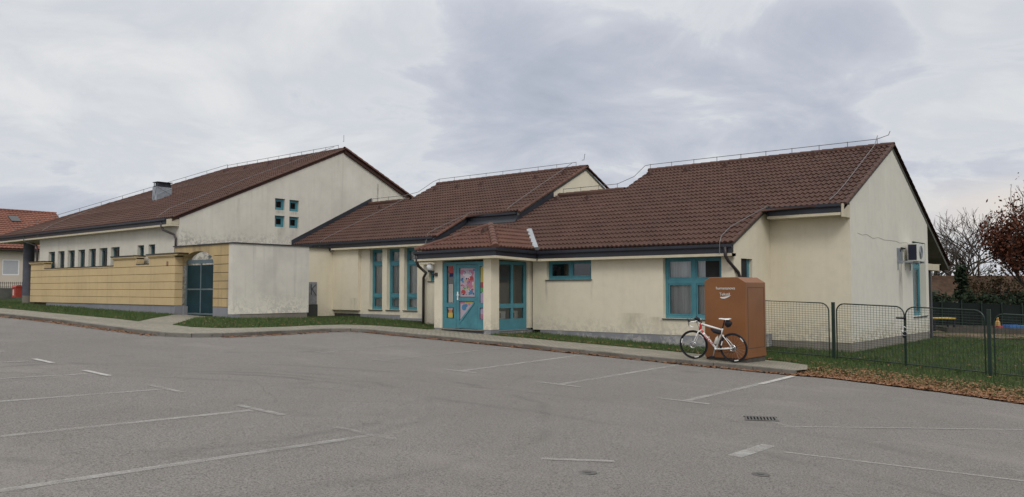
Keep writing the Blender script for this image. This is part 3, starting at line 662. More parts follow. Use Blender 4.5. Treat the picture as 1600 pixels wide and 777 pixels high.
tiles(rA, (UA, KA.v0, KA.z0), (0, 1, 0), (1 / hA, 0, KA.k / hA), bA(RA), lambda b: b / hA, lambda b: 2 * (RA - KA.v0) - b / hA, seg=3)
APX = (UA + RA - KA.v0, RA, KA.z(RA))
ridge_caps(rA, (APX[0], RA, APX[2] + .03), (-30.94, RA, APX[2] + .03)); ridge_caps(rA, (UA, KA.v0, KA.z0 + .04), (APX[0], RA, APX[2] + .04))
ridge_caps(rA, (-30.95, KA.v0, KA.z0 + .04), (-30.95, RA, APX[2] + .04), .06)
rA.build('roof', M['tile'], BLD)
q = MB(); q.uv = []; ridge_caps(q, (-30.93, 2 * RA - KA.v0, KA.z0 + .06), (-30.93, RA, APX[2] + .06), .11); q.build('verge_tiles', M['tile_warm'], BLD)
q = MB(); q.hexa([(-31.02, RA, APX[2] - .16), (-30.9, RA, APX[2] - .16), (-30.9, 32.8, KA.z0 - .16), (-31.02, 32.8, KA.z0 - .16)], [(-31.02, RA, APX[2] + .07), (-30.9, RA, APX[2] + .07), (-30.9, 32.8, KA.z0 + .07), (-31.02, 32.8, KA.z0 + .07)]); q.build('verge_board', M['ventbrown'], BLD)
deck([[(UA + .03, 16.0, KA.z(16.0)), (-30.98, 16.0, KA.z(16.0)), (-30.98, RA, APX[2]), (APX[0], RA, APX[2])],
      [(APX[0], RA, APX[2]), (-30.98, RA, APX[2]), (-30.98, 32.8, KA.z0), (UA + .03, 32.8, KA.z0)],
      [(UA + .02, 16.0, KA.z0), (APX[0], RA, APX[2]), (UA + .02, 32.8, KA.z0)]]).build('roof_deck', M['tile'], BLD)
for nm in ():
    pass
G2, F2, S2 = MB(), MB(), MB()
G2.sweep([(a, b - .13) for a, b in GP], (UA, 16.0, 4.52), (-31.35, 16.0, 4.52), (0, -1, 0), (0, 0, 1)); F2.box(UA + .02, -31.36, 15.945, 16.0, 4.26, 4.39)
G2.sweep([(a, b - .13) for a, b in GP], (UA + .02, 16.02, 4.52), (UA + .02, 32.7, 4.52), (-1, 0, 0), (0, 0, 1))
S2.box(UA + .03, -31.005, 15.94, 16.296, 4.18, 4.255); S2.box(UA + .03, -45.034, 16.296, 32.5, 4.18, 4.255)
S2.box(-31.34, -31.0, 15.94, 16.29, 4.26, 4.46)
G2.build('gutter', M['gutter'], BLD); F2.build('fascia', M['gutter'], BLD); S2.build('soffit_board', M['soffit'], BLD)
q = MB(); q.lathe((-48.4, 17.0, 0), [(.27, .4), (.27, 1.35)], 24); q.build('column_base', M['concrete'], BLD)
q = MB(); q.lathe((-48.4, 17.0, 0), [(.27, 1.35), (.27, 4.18)], 24); q.build('column', M['bluegrey'], BLD, True)
# chimney in folded sheet
ch = MB(); cx0, cx1, cy0, cy1, cz = -39.2, -38.72, 19.2, 19.95, 6.68
ch.box(cx0, cx1, cy0, cy1, 5.8, cz)
for (p, q_, r, s_) in (((cx1 + .004, cy0 + .02, 6.28), (cx1 + .004, cy1 - .02, 6.66), (cx1 + .004, cy0 + .02, 6.66), (cx1 + .004, cy1 - .02, 6.32)), ((cx0 + .02, cy0 - .004, 5.95), (cx1 - .02, cy0 - .004, 6.66), (cx0 + .02, cy0 - .004, 6.66), (cx1 - .02, cy0 - .004, 5.95))):
    ch.tube([p, q_], .014, 4); ch.tube([r, s_], .014, 4)
ch.box(cx0 - .03, cx1 + .12, cy0 - .12, cy1 + .03, 5.85, 5.87)
cho = ch.build('chimney', M['zinc'], BLD)
q = MB(); q.box(cx0 + .09, cx1 - .07, cy0 + .1, cy1 - .08, cz, 6.90)
for x in (cx0 + .05, cx1 - .07): 
    for y in (cy0 + .04, (cy0 + cy1) / 2, cy1 - .08): q.box(x, x + .03, y, y + .03, cz, 6.9)
q.box(cx0, cx1 + .02, cy0, cy1 + .02, 6.9, 6.93); q.box(cx0 + .04, cx1 - .02, cy0 + .03, cy1 - .03, cz, cz + .06); q.build('chimney_cap', M['gutter'], cho)
# downpipes
def pipe(pts, r=.045): MB().tube(pts, r, 10).build('downpipe', M['pipe'], BLD, True)
pipe([(-9.84, 20.64, 2.82), (-9.84, 20.64, 2.58), (-9.80, 20.72, 2.45), (-9.69, 21.1, 2.14), (-9.68, 21.18, 2.0), (-9.68, 21.18, 1.2), (-9.68, 21.18, .1)])
pipe([(-19.86, 18.69, 2.85), (-19.86, 18.69, 2.58), (-19.90, 18.80, 2.45), (-21.55, 20.75, 2.27), (-21.80, 20.86, 2.1), (-21.80, 20.86, 1.2), (-21.80, 20.86, .15)], .05)
pipe([(-31.75, 15.95, 4.42), (-31.75, 15.95, 4.2), (-31.7, 16.0, 4.05), (-31.2, 16.2, 3.85), (-31.1, 16.22, 3.7), (-31.1, 16.22, 3.0)])
pipe([(-46.1, 15.95, 4.4), (-46.1, 15.95, 4.2), (-46.0, 15.98, 4.1), (-45.2, 16.2, 3.9), (-45.1, 16.22, 3.75), (-45.1, 16.22, 2.4)])
# roof vents: little hooded tiles
def vents(P, pts):
    for u, v in pts:
        z = P.z(v); q = MB(); h = .16
        q.hexa([(u - .13, v - .04, z + .02), (u + .13, v - .04, z + .02), (u, v - .02, z + .23)], [(u - .10, v + .10, z + .06), (u + .10, v + .10, z + .06), (u, v + .36, z + .20)])
        q.build('roof_vent', M['ventbrown'], BLD)
vents(KC, [(-19.0, 25.2), (-17.4, 25.0), (-14.45, 27.1), (-12.94, 27.2), (-11.36, 27.3), (-9.81, 27.3), (-8.2, 27.3), (-16.0, 27.1)])
vents(KB, [(-29.2, 25.1), (-25.86, 26.8), (-24.43, 26.85), (-21.42, 26.95), (-20.03, 27.1), (-27.3, 26.8)])
vents(KA, [(-34, 23.6), (-36, 23.6), (-38, 23.5), (-40, 23.5), (-33, 23.7)])
vents(Plane(PV, 2.95, kp), [(-17.9, 19.8)])
# lightning conductors on the ridges and verges
def conductor(runs, rods):
    q = MB()
    for r in runs: q.tube(r, .012, 5)
    for p, h in rods: q.tube([p, (p[0], p[1], p[2] + h)], (.012), 4)
    q.build('lightning_conductor', M['wire'], BLD)
def ridge_run(u0, u1, v, z, n, h=.13):
    pts = [(u0 + (u1 - u0) * i / n, v, z + .1 + h) for i in range(n + 1)]
    return pts, [((p[0], v, z), h + .12) for p in pts]
r1, k1 = ridge_run(-16.3, -7.9, RC, 6.3, 9); r2, k2 = ridge_run(-19.1, -16.6, RCL, 5.38, 3)
conductor([r1, r2, [r2[-1], (-16.35, 26.6, 5.95), (-16.35, 27.4, 6.45), r1[0]], [(-7.85, 27.6, 6.62), (-7.75, 26.9, 6.2), (-7.8, 24.2, 4.72), (-7.83, 23.5, 4.36), (-7.83, 22.92, 4.14)],
           [(-9.35, 22.8, 4.08), (-9.6, 22.88, 4.08), (-10.1, 21.5, 3.42), (-10.1, 20.95, 3.14), (-9.98, 20.6, 2.95), (-9.98, 20.58, 2.62)], [(-7.9, RC, 6.53), (-7.55, RC, 6.62), (-7.5, RC, 6.74)]], k1 + k2)
r1, k1 = ridge_run(-28, -19.9, RB, 6.76, 8); r2, k2 = ridge_run(-30.7, -28.4, RBL, 5.84, 2)
conductor([r1, r2, [r2[-1], (-28.1, 26.5, 6.25), (-28.1, 27.5, 6.85), r1[0]], [(-28.3, 25.95, 5.95), (-28.95, 22.0, 3.96), (-28.95, 21.6, 3.74), (-28.95, 21.52, 3.38)],
           [(-20.0, 27.7, 6.98), (-20.1, 24.0, 4.98), (-19.95, 23.4, 4.7)], [(-21.2, 23.35, 4.66), (-21.7, 23.3, 4.68), (-22.35, 22.0, 3.98), (-22.35, 21.6, 3.8), (-22.3, 21.4, 3.3)], [(-19.6, RB, 7.05), (-19.5, RB, 7.05), (-19.45, RB, 7.3)]], k1 + k2)
r1, k1 = ridge_run(-41.2, -31.4, RA, 8.33, 10); hp2 = [(UA + .5 + (8.42 - .5) * i / 10, 16.5 + 7.9 * i / 10, KA.z(16.5 + 7.9 * i / 10) + .30) for i in range(11)]
conductor([r1, hp2, [(-31.6, 24.3, 8.5), (-33.2, 21.0, 6.9), (-33.2, 17.0, 5.08), (-32.6, 16.2, 4.65), (-32.6, 15.85, 4.4)], [(-45.6, 20.0, 6.45), (-44.9, 16.8, 4.98), (-44.2, 16.1, 4.62), (-44.2, 15.86, 4.3)], [(-31.05, RA, 8.7), (-31.0, RA, 8.7), (-31.0, RA, 9.0)], [(-30.96, 26.5, 6.9), (-30.96, 26.5, 6.0), (-30.96, 26.5, 5.9)]],
          k1 + [((p[0], p[1], p[2] - .32), .32) for p in hp2])

# ------------------------------------------------------------------ things on the building
def letters(txt, size, mat, parent, mtx, name='lettering', ext=.004):
    cu = bpy.data.curves.new('txt', 'FONT'); cu.body = txt; cu.size = size; cu.extrude = ext; cu.align_x = 'CENTER'; cu.align_y = 'CENTER'
    ob = bpy.data.objects.new('txt', cu); COL.objects.link(ob); bpy.context.view_layer.update()
    me = bpy.data.meshes.new_from_object(ob.evaluated_get(bpy.context.evaluated_depsgraph_get()))
    bpy.data.objects.remove(ob); me.transform(mtx); me.materials.clear(); me.materials.append(mat)
    o = bpy.data.objects.new(name, me); COL.objects.link(o); o.parent = parent
    if parent.get('local'): o['local'] = 1
    return o
# posters on the door glass: generic bright shapes
def disc(mb, mp_, a, z, ra, rz, d, n=18): mb.poly([mp_(a + ra * cos(2 * pi * k / n), d, z + rz * sin(2 * pi * k / n)) for k in range(n)])
WH = simple('paper_white', (.40, .34, .39), .7, .2, .06); PK = simple('paper_pink', (.42, .17, .25), .7, .2, .1); RD = simple('paper_red', (.36, .07, .07), .7, .2, .1)
BL = simple('paper_blue', (.07, .19, .34), .7, .2, .15); GN = simple('paper_green', (.12, .30, .10), .7, .2, .1); YL = simple('paper_yellow', (.46, .36, .10), .7, .2, .1); OR = simple('paper_orange', (.45, .19, .08), .7, .2, .1)
DKB = simple('ink_navy', (.02, .025, .09), .7, .2, .1); LIL = simple('paper_lilac', (.40, .30, .42), .7, .2, .1)
pt = thing('poster', mp(-17.9, -.02, 1.45), 'large colourful children poster on the upper glass of the teal door', 'poster')
a, b = A0 + .14, A1 - .15
def flat(name, mat, parent, fn):
    q = MB(); fn(q); return q.build(name, mat, parent)
flat('sheet', WH, pt, lambda q: fbox(q, mp, a, b, -.042, -.038, 1.44, 2.34))
flat('pink_area', PK, pt, lambda q: (disc(q, mp, -17.78, 1.93, .16, .24, -.0375), disc(q, mp, -18.12, 2.22, .10, .09, -.0375), disc(q, mp, -17.76, 2.2, .14, .10, -.0376)))
flat('red_shape', RD, pt, lambda q: (disc(q, mp, -18.08, 1.58, .10, .085, -.037), disc(q, mp, -18.13, 1.80, .07, .03, -.037), disc(q, mp, -17.75, 2.02, .11, .07, -.037)))
flat('blue_shape', BL, pt, lambda q: (disc(q, mp, -17.76, 1.60, .10, .09, -.0368), disc(q, mp, -18.15, 1.98, .06, .05, -.0368), disc(q, mp, -17.64, 1.53, .04, .04, -.0369), disc(q, mp, -17.63, 2.29, .05, .04, -.0368)))
flat('green_shape', GN, pt, lambda q: (disc(q, mp, -18.02, 1.70, .05, .03, -.0366), disc(q, mp, -17.90, 1.74, .04, .05, -.0366)))
flat('yellow_shape', YL, pt, lambda q: (disc(q, mp, -17.63, 1.80, .03, .12, -.0366), disc(q, mp, -17.86, 1.68, .03, .03, -.0364)))
flat('white_panel', simple('paper_bright', (.55, .50, .54), .7, .2, .03), pt, lambda q: (disc(q, mp, -17.91, 2.03, .12, .05, -.0362), disc(q, mp, -17.91, 2.16, .20, .10, -.0365)))
rp_ = random.Random(4)
for nm, mt, n_ in (('pink_spots', PK, 12), ('white_spots', simple('paper_pale', (.52, .46, .50), .7, .2, .05), 10), ('navy_spots', DKB, 9), ('red_spots', RD, 8), ('blue_spots', BL, 7), ('yellow_spots', YL, 5)):
    q = MB()
    for k in range(n_):
        rr_ = rp_.uniform(.012, .042); disc(q, mp, rp_.uniform(a + .06, b - .06), rp_.uniform(1.49, 2.02), rr_, rr_ * rp_.uniform(.5, 1.1), -.0352 + k * .0001, 8)
    q.build(nm, mt, pt)
for i, c in enumerate('VRTIĆ'):
    an = (2 - i) * 24; m = Matrix.Translation(Vector(mp(-17.91 - .19 * sin(R(an)), -.030, 2.12 + .13 * cos(R(an)) - .03)) - pt.location) @ Matrix.Rotation(R(an), 4, 'Y').inverted() @ Matrix.Rotation(R(90), 4, 'X')
    letters(c, .12, DKB if i % 2 else BL, pt, m, 'letter', .001)
pt2 = thing('poster', mp(-18.1, -.02, .7), 'torn blue and pink paper picture behind the lower triangular door light', 'poster')
flat('sheet', WH, pt2, lambda q: q.poly([mp(a, -.043, .70), mp(b - .02, -.043, 1.28), mp(a, -.043, 1.28)]))
flat('blue_shape', BL, pt2, lambda q: (disc(q, mp, -18.05, 1.10, .10, .10, -.0395), disc(q, mp, -17.96, 1.16, .07, .05, -.0396)))
flat('pink_band', PK, pt2, lambda q: (fbox(q, mp, a, a + .2, -.041, -.040, 1.22, 1.28), disc(q, mp, -17.82, 1.2, .05, .04, -.0394)))
flat('yellow_band', YL, pt2, lambda q: fbox(q, mp, a + .2, b - .1, -.041, -.040, 1.23, 1.28))
def side_pics(name, label, items):
    t = thing(name, mp(items[0][1], -.02, items[0][3]), label, 'paper picture')
    for nm, a0, a1, z0, z1, mt in items: flat(nm, mt, t, lambda q: fbox(q, mp, a0, a1, -.038, -.035, z0, z1))
side_pics('paper_picture', 'strip of red, yellow and lilac pictures in the narrow light right of the door', [('yellow_sheet', -17.335, -17.19, 1.9, 2.38, YL), ('red_sheet', -17.33, -17.20, 1.72, 1.9, RD), ('green_sheet', -17.335, -17.19, 1.58, 1.72, GN), ('lilac_sheet', -17.335, -17.19, 1.25, 1.56, LIL), ('pink_sheet', -17.335, -17.19, .9, 1.08, LIL), ('coral_sheet', -17.335, -17.19, .75, .9, PK)])
side_pics('paper_picture', 'red and navy picture at the top of the narrow light left of the door', [('red_sheet', -18.74, -18.54, 2.2, 2.42, RD), ('navy_sheet', -18.70, -18.54, 2.08, 2.2, DKB)])
side_pics('paper_picture', 'tall plain grey paper in the narrow light left of the door', [('grey_sheet', -18.74, -18.53, 1.25, 1.85, simple('paper_grey', (.34, .33, .31), .8, .2, .08))])
side_pics('paper_picture', 'small yellow and orange picture low in the light left of the door', [('yellow_sheet', -18.76, -18.55, .76, .92, YL), ('orange_sheet', -18.72, -18.58, .92, 1.02, OR), ('white_sheet', -18.76, -18.55, 1.02, 1.09, WH)])
for (x, y, w) in ((-17.15, 19.72, .32), (-17.2, 20.42, .26)):
    t = thing('storage_box', (x, y, .36), 'white storage box ' + ('wide one nearer the porch column' if y < 20 else 'narrow one nearer the back') + ' inside the porch window', 'box', 'white boxes behind the porch window')
    q = MB(); q.box(x - .14, x + .14, y - w / 2, y + w / 2, .36, .98); q.build('body', M['white'], t, bevel=.01)
    q = MB(); q.box(x + .141, x + .146, y - w / 2 + .03, y - w / 2 + .07, .76, .92); q.build('handle_slot', M['blackpl'], t)
# globe lamp
t = thing('wall_lamp', (-19.36, 18.95, 2.1), 'white globe lamp on the cream column left of the door', 'lamp')
MB().sphere((-19.40, 18.86, 2.40), .125, 20, 14).build('globe', M['globe'], t, True)
q = MB(); q.lathe((-19.40, 18.86, 2.24), [(.07, 0), (.075, .05), (.05, .07)], 14); q.tube([(-19.40, 18.86, 2.25), (-19.36, 18.90, 2.18), (-19.22, 18.99, 2.16)], .022, 8); q.build('bracket', M['gutter'], t)
MB().lathe((-19.22, 18.985, 2.10), [(.0, 0), (.06, .0), (.06, .12), (0, .12)], 12).build('wall_mount', M['pipe'], t)
# air conditioner on its bracket
t = thing('air_conditioner', (-7.44, 28.6, 2.5), 'white outdoor air conditioning unit on brackets by the gable window', 'air conditioner')
X0, X1 = -7.33, -7.02; q = MB(); q.box(X0, X1, 28.72, 29.60, 2.585, 3.17); case = q.build('case', M['offwhite'], t, bevel=.012)
q = MB(); q.box(X0 + .03, X1 - .03, 28.708, 28.718, 2.63, 3.13); q.build('intake_grille', simple('navy_coil', (.012, .015, .035), .5, .4, .2), t)
q = MB(); 
for r_ in (.06, .11, .16, .21): q.torus((X1 + .008, 29.12, 2.88), (1, 0, 0), r_, .006, 28, 5)
q.build('fan_grille', M['zinc'], t)
MB().hexa([(X1 + .001, 29.12 + .22 * cos(2 * pi * k / 24), 2.88 + .22 * sin(2 * pi * k / 24)) for k in range(24)], [(X1 + .004, 29.12 + .22 * cos(2 * pi * k / 24), 2.88 + .22 * sin(2 * pi * k / 24)) for k in range(24)]).build('fan', simple('dim_fan', (.20, .20, .20), .7, .3, .1), t)
q = MB()
for y in (28.0, 28.85, 29.45): q.box(-7.449, -7.0, y, y + .04, 2.53, 2.58); q.box(-7.449, -7.42, y, y + .04, 2.3, 2.53)
q.box(-7.449, -7.44, 27.96, 28.60, 2.52, 3.0); q.build('bracket', M['zinc'], t)
q = MB(); q.tube([(-7.40, 28.75, 3.0), (-7.42, 28.4, 3.02), (-7.445, 28.3, 2.9)], .025, 6); q.build('hose', M['blackpl'], t)
# cabinet with scribble
t = thing('utility_cabinet', (-28.3, 20.7, .6), 'grey scribbled utility cabinet in the corner beside the grimy yard wall', 'cabinet')
q = MB(); q.box(-28.298, -28.22, 20.42, 20.90, 1.06, 1.98); q.build('door', simple('grey_fibreboard', (.23, .23, .25), .8, .2, .3, 8.), t)
q = MB(); q.box(-28.298, -28.19, 20.40, 20.92, .4, 1.055); q.build('base', simple('dark_green_grey', (.06, .065, .06), .8, .2, .2), t)
q = MB(); q.tube([(-28.21, 20.60, 1.90), (-28.21, 20.62, 1.45)], .014, 4); q.tube([(-28.21, 20.84, 1.88), (-28.21, 20.64, 1.70), (-28.21, 20.86, 1.42)], .014, 4); q.build('scribble', M['black'], t)

# ------------------------------------------------------------------ yellow screen wall
YV = 15.75
t = thing('boundary_wall', (-37, YV, .7), 'long yellow banded screen wall with a stepped top and dark coping', 'wall')
segs = [(-44.55, -42.9, 2.97), (-42.9, -35.45, 2.66), (-35.45, -33.4, 2.99), (-33.4, -32.3, 2.68), (-32.3, -30.22, 3.0)]
bands = [1.05, 1.36, 1.665, 1.965, 2.275, 2.59]
q = MB()
for i, z in enumerate(bands[:-1]): q.box(-44.55, -30.22, YV + random.uniform(-.002, .002), YV + .33, z + .008, bands[i + 1] - .008)
for a0, a1, zt in segs: q.box(a0, a1, YV, YV + .33, 2.602, zt)
q.build('wall_panel', M['yellow'], t, bevel=.008)
q = MB(); q.box(-44.53, -30.24, YV + .02, YV + .31, 1.05, 2.61); q.build('joint', simple('dark_joint', (.25, .185, .095), .9, .1, .2), t)
q = MB()
for k, (a0, a1, zt) in enumerate(segs):
    if k in (0, 2, 4):
        e = .42 if k == 4 else .03
        q.box(a0 - .10, a1 + e, YV - .10, YV + .40, zt + .04, zt + .085)
    else: q.box(a0 + .02, a1 - .02, YV - .015, YV + .36, zt + .002, zt + .035)
q.build('coping', M['flash'], t)
q = MB()
for k in (0, 2, 4):
    a0, a1, zt = segs[k]; e = .30 if k == 4 else .02
    q.box(a0 - .07, a1 + e, YV - .075, YV + .37, zt - .02, zt + .04); q.box(a0 - .03, a1, YV - .035, YV + .345, zt - .07, zt - .02)
q.build('cornice', M['yellow'], t)
q = MB(); q.box(-42.6, -30.22, YV + .03, YV + .33, .2, 1.048); q.build('plinth', M['plinth'], t)
q = MB(); q.box(-44.3, -42.6, YV + .12, YV + .3, .4, 1.048); q.build('plinth', M['timber'], t)
t2 = thing('house_number_plate', (-30.8, YV, 2.6), 'small dark red number plate at the right end of the yellow wall', 'plate')
q = MB(); q.box(-30.86, -30.74, YV - .012, YV - .002, 2.60, 2.76); q.build('plate', simple('plate_red', (.20, .06, .03), .5, .4, .1), t2)
letters('5', .13, M['offwhite'], t2, Matrix.Translation(Vector((-30.8, YV - .014, 2.68)) - t2.location) @ Matrix.Rotation(R(90), 4, 'X'), 'number', .001)
# ------------------------------------------------------------------ yard wall with arched gate
NV = 16.08
t = thing('yard_wall', (-28.5, NV, .7), 'tall grimy yard wall with an arched opening and stained yellow front', 'wall')
q = MB(); gl, gr, spz, apz = -30.2, -28.0, 2.70, 3.12
zs = [1.03, 1.35, 1.69, 1.98, 2.29, 2.60, 2.92]
for i in range(6): q.box(-28.0, -26.66, NV + random.uniform(-.002, .002), NV + .30, zs[i] + .010, zs[i + 1] - .010)
n = 18                                                  # arch band over the opening
for k in range(n):
    a0 = gl + (gr - gl) * k / n; a1 = gl + (gr - gl) * (k + 1) / n
    f = lambda a: spz + (apz - spz) * math.sqrt(max(0, 1 - ((a - (gl + gr) / 2) / ((gr - gl) / 2)) ** 2))
    q.hexa([(a0, NV, f(a0)), (a1, NV, f(a1)), (a1, NV, 3.33), (a0, NV, 3.33)], [(a0, NV + .30, f(a0)), (a1, NV + .30, f(a1)), (a1, NV + .30, 3.33), (a0, NV + .30, 3.33)])
q.box(-28.0, -26.66, NV, NV + .3, 2.932, 3.33); q.box(-30.9, -30.2, NV + .002, NV + .30, 2.6, 3.33)
q.build('front', M['yellow_dirty'], t)
q = MB(); q.box(-27.98, -26.68, NV + .02, NV + .28, 1.03, 2.95); q.build('joint', simple('sooty_joint', (.09, .07, .05), .9, .1, .2), t)
q = MB(); q.box(-28.0, -26.66, NV + .006, NV + .3, .2, 1.025); q.box(-30.2, -30.05, NV - .02, NV + .28, .2, 1.03); q.build('plinth', M['plinth'], t)
q = MB(); q.box(-26.95, -26.65, NV - .004, 19.35, .78, 3.335); q.build('side', M['dirty'], t)
q = MB(); q.box(-26.93, -26.67, NV + .05, 19.3, .2, .775); q.build('footing', M['concrete'], t)
q = MB(); q.box(-30.95, -26.60, NV - .05, NV + .35, 3.335, 3.375); q.box(-27.0, -26.60, NV + .351, 19.42, 3.336, 3.374); q.build('coping', M['flash'], t)
gt = MB(); gy = NV + .12
for x in (gl + .02, (gl + gr) / 2 - .035, gr - .07): gt.box(x, x + .06, gy, gy + .05, .72, 2.72)
gt.box(gl + .02, gr - .01, gy + .001, gy + .049, 2.66, 2.80); gt.box(gl + .08, gr - .07, gy + .002, gy + .048, 1.66, 1.70); gt.box(gl + .08, gr - .07, gy + .002, gy + .048, .72, .77)
gate = gt.build('gate', M['gate_frame'], t)
for a0, a1 in ((gl + .09, (gl + gr) / 2 - .04), ((gl + gr) / 2 + .03, gr - .08)):
    for z0, z1 in ((.78, 1.655), (1.705, 2.60)):
        q = MB(); k = 0; z = z0
        while z < z1 - .02: q.box(a0, a1, gy + .012, gy + .03 + .002 * (k % 2), z, min(z + .1499, z1)); z += .15; k += 1
        q.build('gate_panel', M['teal_dark'], gate)
q = MB()
for x in (-29.7, -29.2, -28.7): q.tube([(x, 17.6, 3.05), (x, 17.6, 2.6)], .02, 5)
q.box(-30.95, -27.0, 17.55, 17.62, 2.98, 3.06); q.build('yard_rail', M['gate_frame'], t)
# mailbox on the round column
t = thing('mailbox', (-48.75, 16.75, 1.25), 'red post box hung on the round grey column', 'mailbox')
q = MB(); q.box(-49.15, -48.62, 16.48, 16.78, 1.27, 1.80); q.hexa([(-49.17, 16.46, 1.80), (-48.60, 16.46, 1.80), (-48.60, 16.78, 1.80), (-49.17, 16.78, 1.80)], [(-49.17, 16.54, 1.90), (-48.60, 16.54, 1.90), (-48.60, 16.74, 1.92), (-49.17, 16.74, 1.92)]); q.build('body', M['redbox'], t)
q = MB(); q.box(-49.02, -48.86, 16.472, 16.479, 1.36, 1.68); q.build('notice', M['offwhite'], t)
q = MB(); q.box(-49.12, -48.66, 16.44, 16.478, 1.74, 1.77); q.build('slot_flap', M['red'], t)

# ------------------------------------------------------------------ grounds
def sheet(name, poly, off, mat, cell=2., kind='structure', extra=None):
    bm = bmesh.new(); vs = [bm.verts.new((x, y, 0)) for x, y in poly]; bm.faces.new(vs)
    xs = [p[0] for p in poly]; ys = [p[1] for p in poly]
    cu = {k for k, _ in UP if min(xs) < k < max(xs)} | set(np.arange(math.ceil(max(min(xs), -60)), min(max(xs), 30), cell))
    cv = {k for k, _ in VP if min(ys) < k < max(ys)} | set(np.arange(math.ceil(max(min(ys), -10)), min(max(ys), 60), cell))
    for k in cu: bmesh.ops.bisect_plane(bm, geom=bm.verts[:] + bm.edges[:] + bm.faces[:], plane_co=(k, 0, 0), plane_no=(1, 0, 0))
    for k in cv: bmesh.ops.bisect_plane(bm, geom=bm.verts[:] + bm.edges[:] + bm.faces[:], plane_co=(0, k, 0), plane_no=(0, 1, 0))
    for v in bm.verts: v.co.z = g(v.co.x, v.co.y) + off + (extra(v.co.x, v.co.y) if extra else 0)
    bmesh.ops.triangulate(bm, faces=[f for f in bm.faces if len(f.verts) > 4])
    me = bpy.data.meshes.new(name); bm.to_mesh(me); bm.free(); me.materials.append(mat)
    o = bpy.data.objects.new(name, me); COL.objects.link(o)
    if kind: o['kind'] = kind
    return o
KERB = [(-130, 10.6), (-60, 10.4), (-31.7, 10.3), (-21.5, 10.25), (-20.3, 10.38), (-19.8, 10.8), (-19.68, 11.6), (-19.85, 12.8), (-20.25, 14.4), (-20.62, 15.8), (-20.45, 16.45), (-19.6, 16.7), (-17.8, 16.72), (-13.8, 16.9), (-9.3, 16.9), (-6.55, 16.95)]
EDGE = [(-6.55, 16.95), (-5.9, 17.12), (-4.5, 16.8), (-3.4, 16.5), (-2.3, 16.0), (0, 14.9), (4, 12.8), (12, 8.5), (60, -20)]
INNER = [(-130, 12.6), (-60, 12.3), (-33, 12.15), (-25.4, 12.1), (-30.0, 15.6), (-30.2, 16.1), (-28.0, 16.1), (-27.2, 15.0), (-23.5, 12.2), (-22.3, 12.15), (-21.7, 12.6), (-21.6, 13.6), (-21.75, 15.0), (-22.2, 16.3), (-22.3, 17.6), (-21.8, 18.3), (-20.4, 18.6), (-19.3, 18.65), (-19.3, 19.0), (-16.8, 19.0), (-16.75, 18.75), (-15.4, 18.9), (-12, 18.95), (-9, 18.95), (-7.5, 18.9), (-6.9, 18.6), (-6.5, 17.5)]
sheet('parking_lot', KERB + EDGE[1:] + [(60, -60), (-130, -60)], 0., M['asphalt'])
sheet('pavement', KERB + INNER[::-1], .10, M['paver'], 1.)
edge_d = lambda u, v: 0.
EX, EY = zip(*EDGE)
def lawn_off(u, v):
    e = .02 * sin(u * 1.7) * cos(v * 1.3) * (1 if v > 20 else .3)
    if u > -6.6: e -= .078 * max(0., 1 - (v - float(np.interp(u, EX, EY))) / 1.1)
    return e
LAWN = INNER + [(-6.55, 16.95)] + [(x, y) for x, y in EDGE[1:]] + [(60, 62), (-130, 62)]
sheet('lawn', LAWN, .085, M['turf'], .5, extra=lawn_off)
def mulch_off(u, v): return lawn_off(u, max(v, float(np.interp(u, EX, EY)))) + .004
strip_in = [(-6.5, 17.0)] + EDGE[1:6] + [(9, 10.3)]
wob = [(x, y - .10 - .05 * math.sin(x * 4.3) - .04 * math.sin(x * 9.1)) for x, y in [(u, float(np.interp(u, EX, EY))) for u in np.arange(-6.4, 9, .3)]]
wob2 = [(x, y + .50 + .16 * math.sin(x * 2.3) + .10 * math.sin(x * 5.7)) for x, y in [(u, float(np.interp(u, EX, EY))) for u in np.arange(-6.4, 9, .3)]]
sheet('leaf_litter', wob + wob2[::-1], .088, M['mulch'], .5, 'stuff', extra=mulch_off)
# far ground out to the horizon
bm = bmesh.new(); us = sorted([k for k, _ in UP] + [-900, -500, 500, 900]); vs_ = sorted([k for k, _ in VP] + [-900, 900, 1500])
grid = [[bm.verts.new((u, v, g(u, v) - .12)) for v in vs_] for u in us]
for i in range(len(us) - 1):
    for j in range(len(vs_) - 1): bm.faces.new((grid[i][j], grid[i + 1][j], grid[i + 1][j + 1], grid[i][j + 1]))
me = bpy.data.meshes.new('ground'); bm.to_mesh(me); bm.free(); me.materials.append(M['meadow']); o = bpy.data.objects.new('ground', me); COL.objects.link(o); o['kind'] = 'structure'
# kerb stones
kb = MB(); P = [Vector((x, y, 0)) for x, y in KERB if x > -110]
pts = []
for a_, b_ in zip(P, P[1:]):
    L_ = (b_ - a_).length; n = max(1, int(L_ / .8))
    for i in range(n): pts.append(a_.lerp(b_, i / n))
pts.append(P[-1])
for i in range(len(pts) - 1):
    a_, b_ = pts[i], pts[i + 1]; d = (b_ - a_); nn = Vector((-d.y, d.x, 0)).normalized(); gap = d.normalized() * .006
    if i == 0: n0 = nn
    dn = (pts[i + 2] - b_) if i + 2 < len(pts) else d
    n1 = (nn + Vector((-dn.y, dn.x, 0)).normalized()).normalized()
    h = .102 + random.uniform(0, .006)
    q = []
    for z in (-.15, h):
        for p, m_, w in ((a_ + gap, n0, -.02), (b_ - gap, n1, -.02), (b_ - gap, n1, .11), (a_ + gap, n0, .11)):
            r_ = p + m_ * (w - (.0 if w > 0 else 0)); q.append((r_.x, r_.y, g(r_.x, r_.y) + z))
    kb.hexa(q[:4], q[4:]); n0 = n1
o = kb.build('kerb', M['kerb'], bevel=.012); o['kind'] = 'structure'
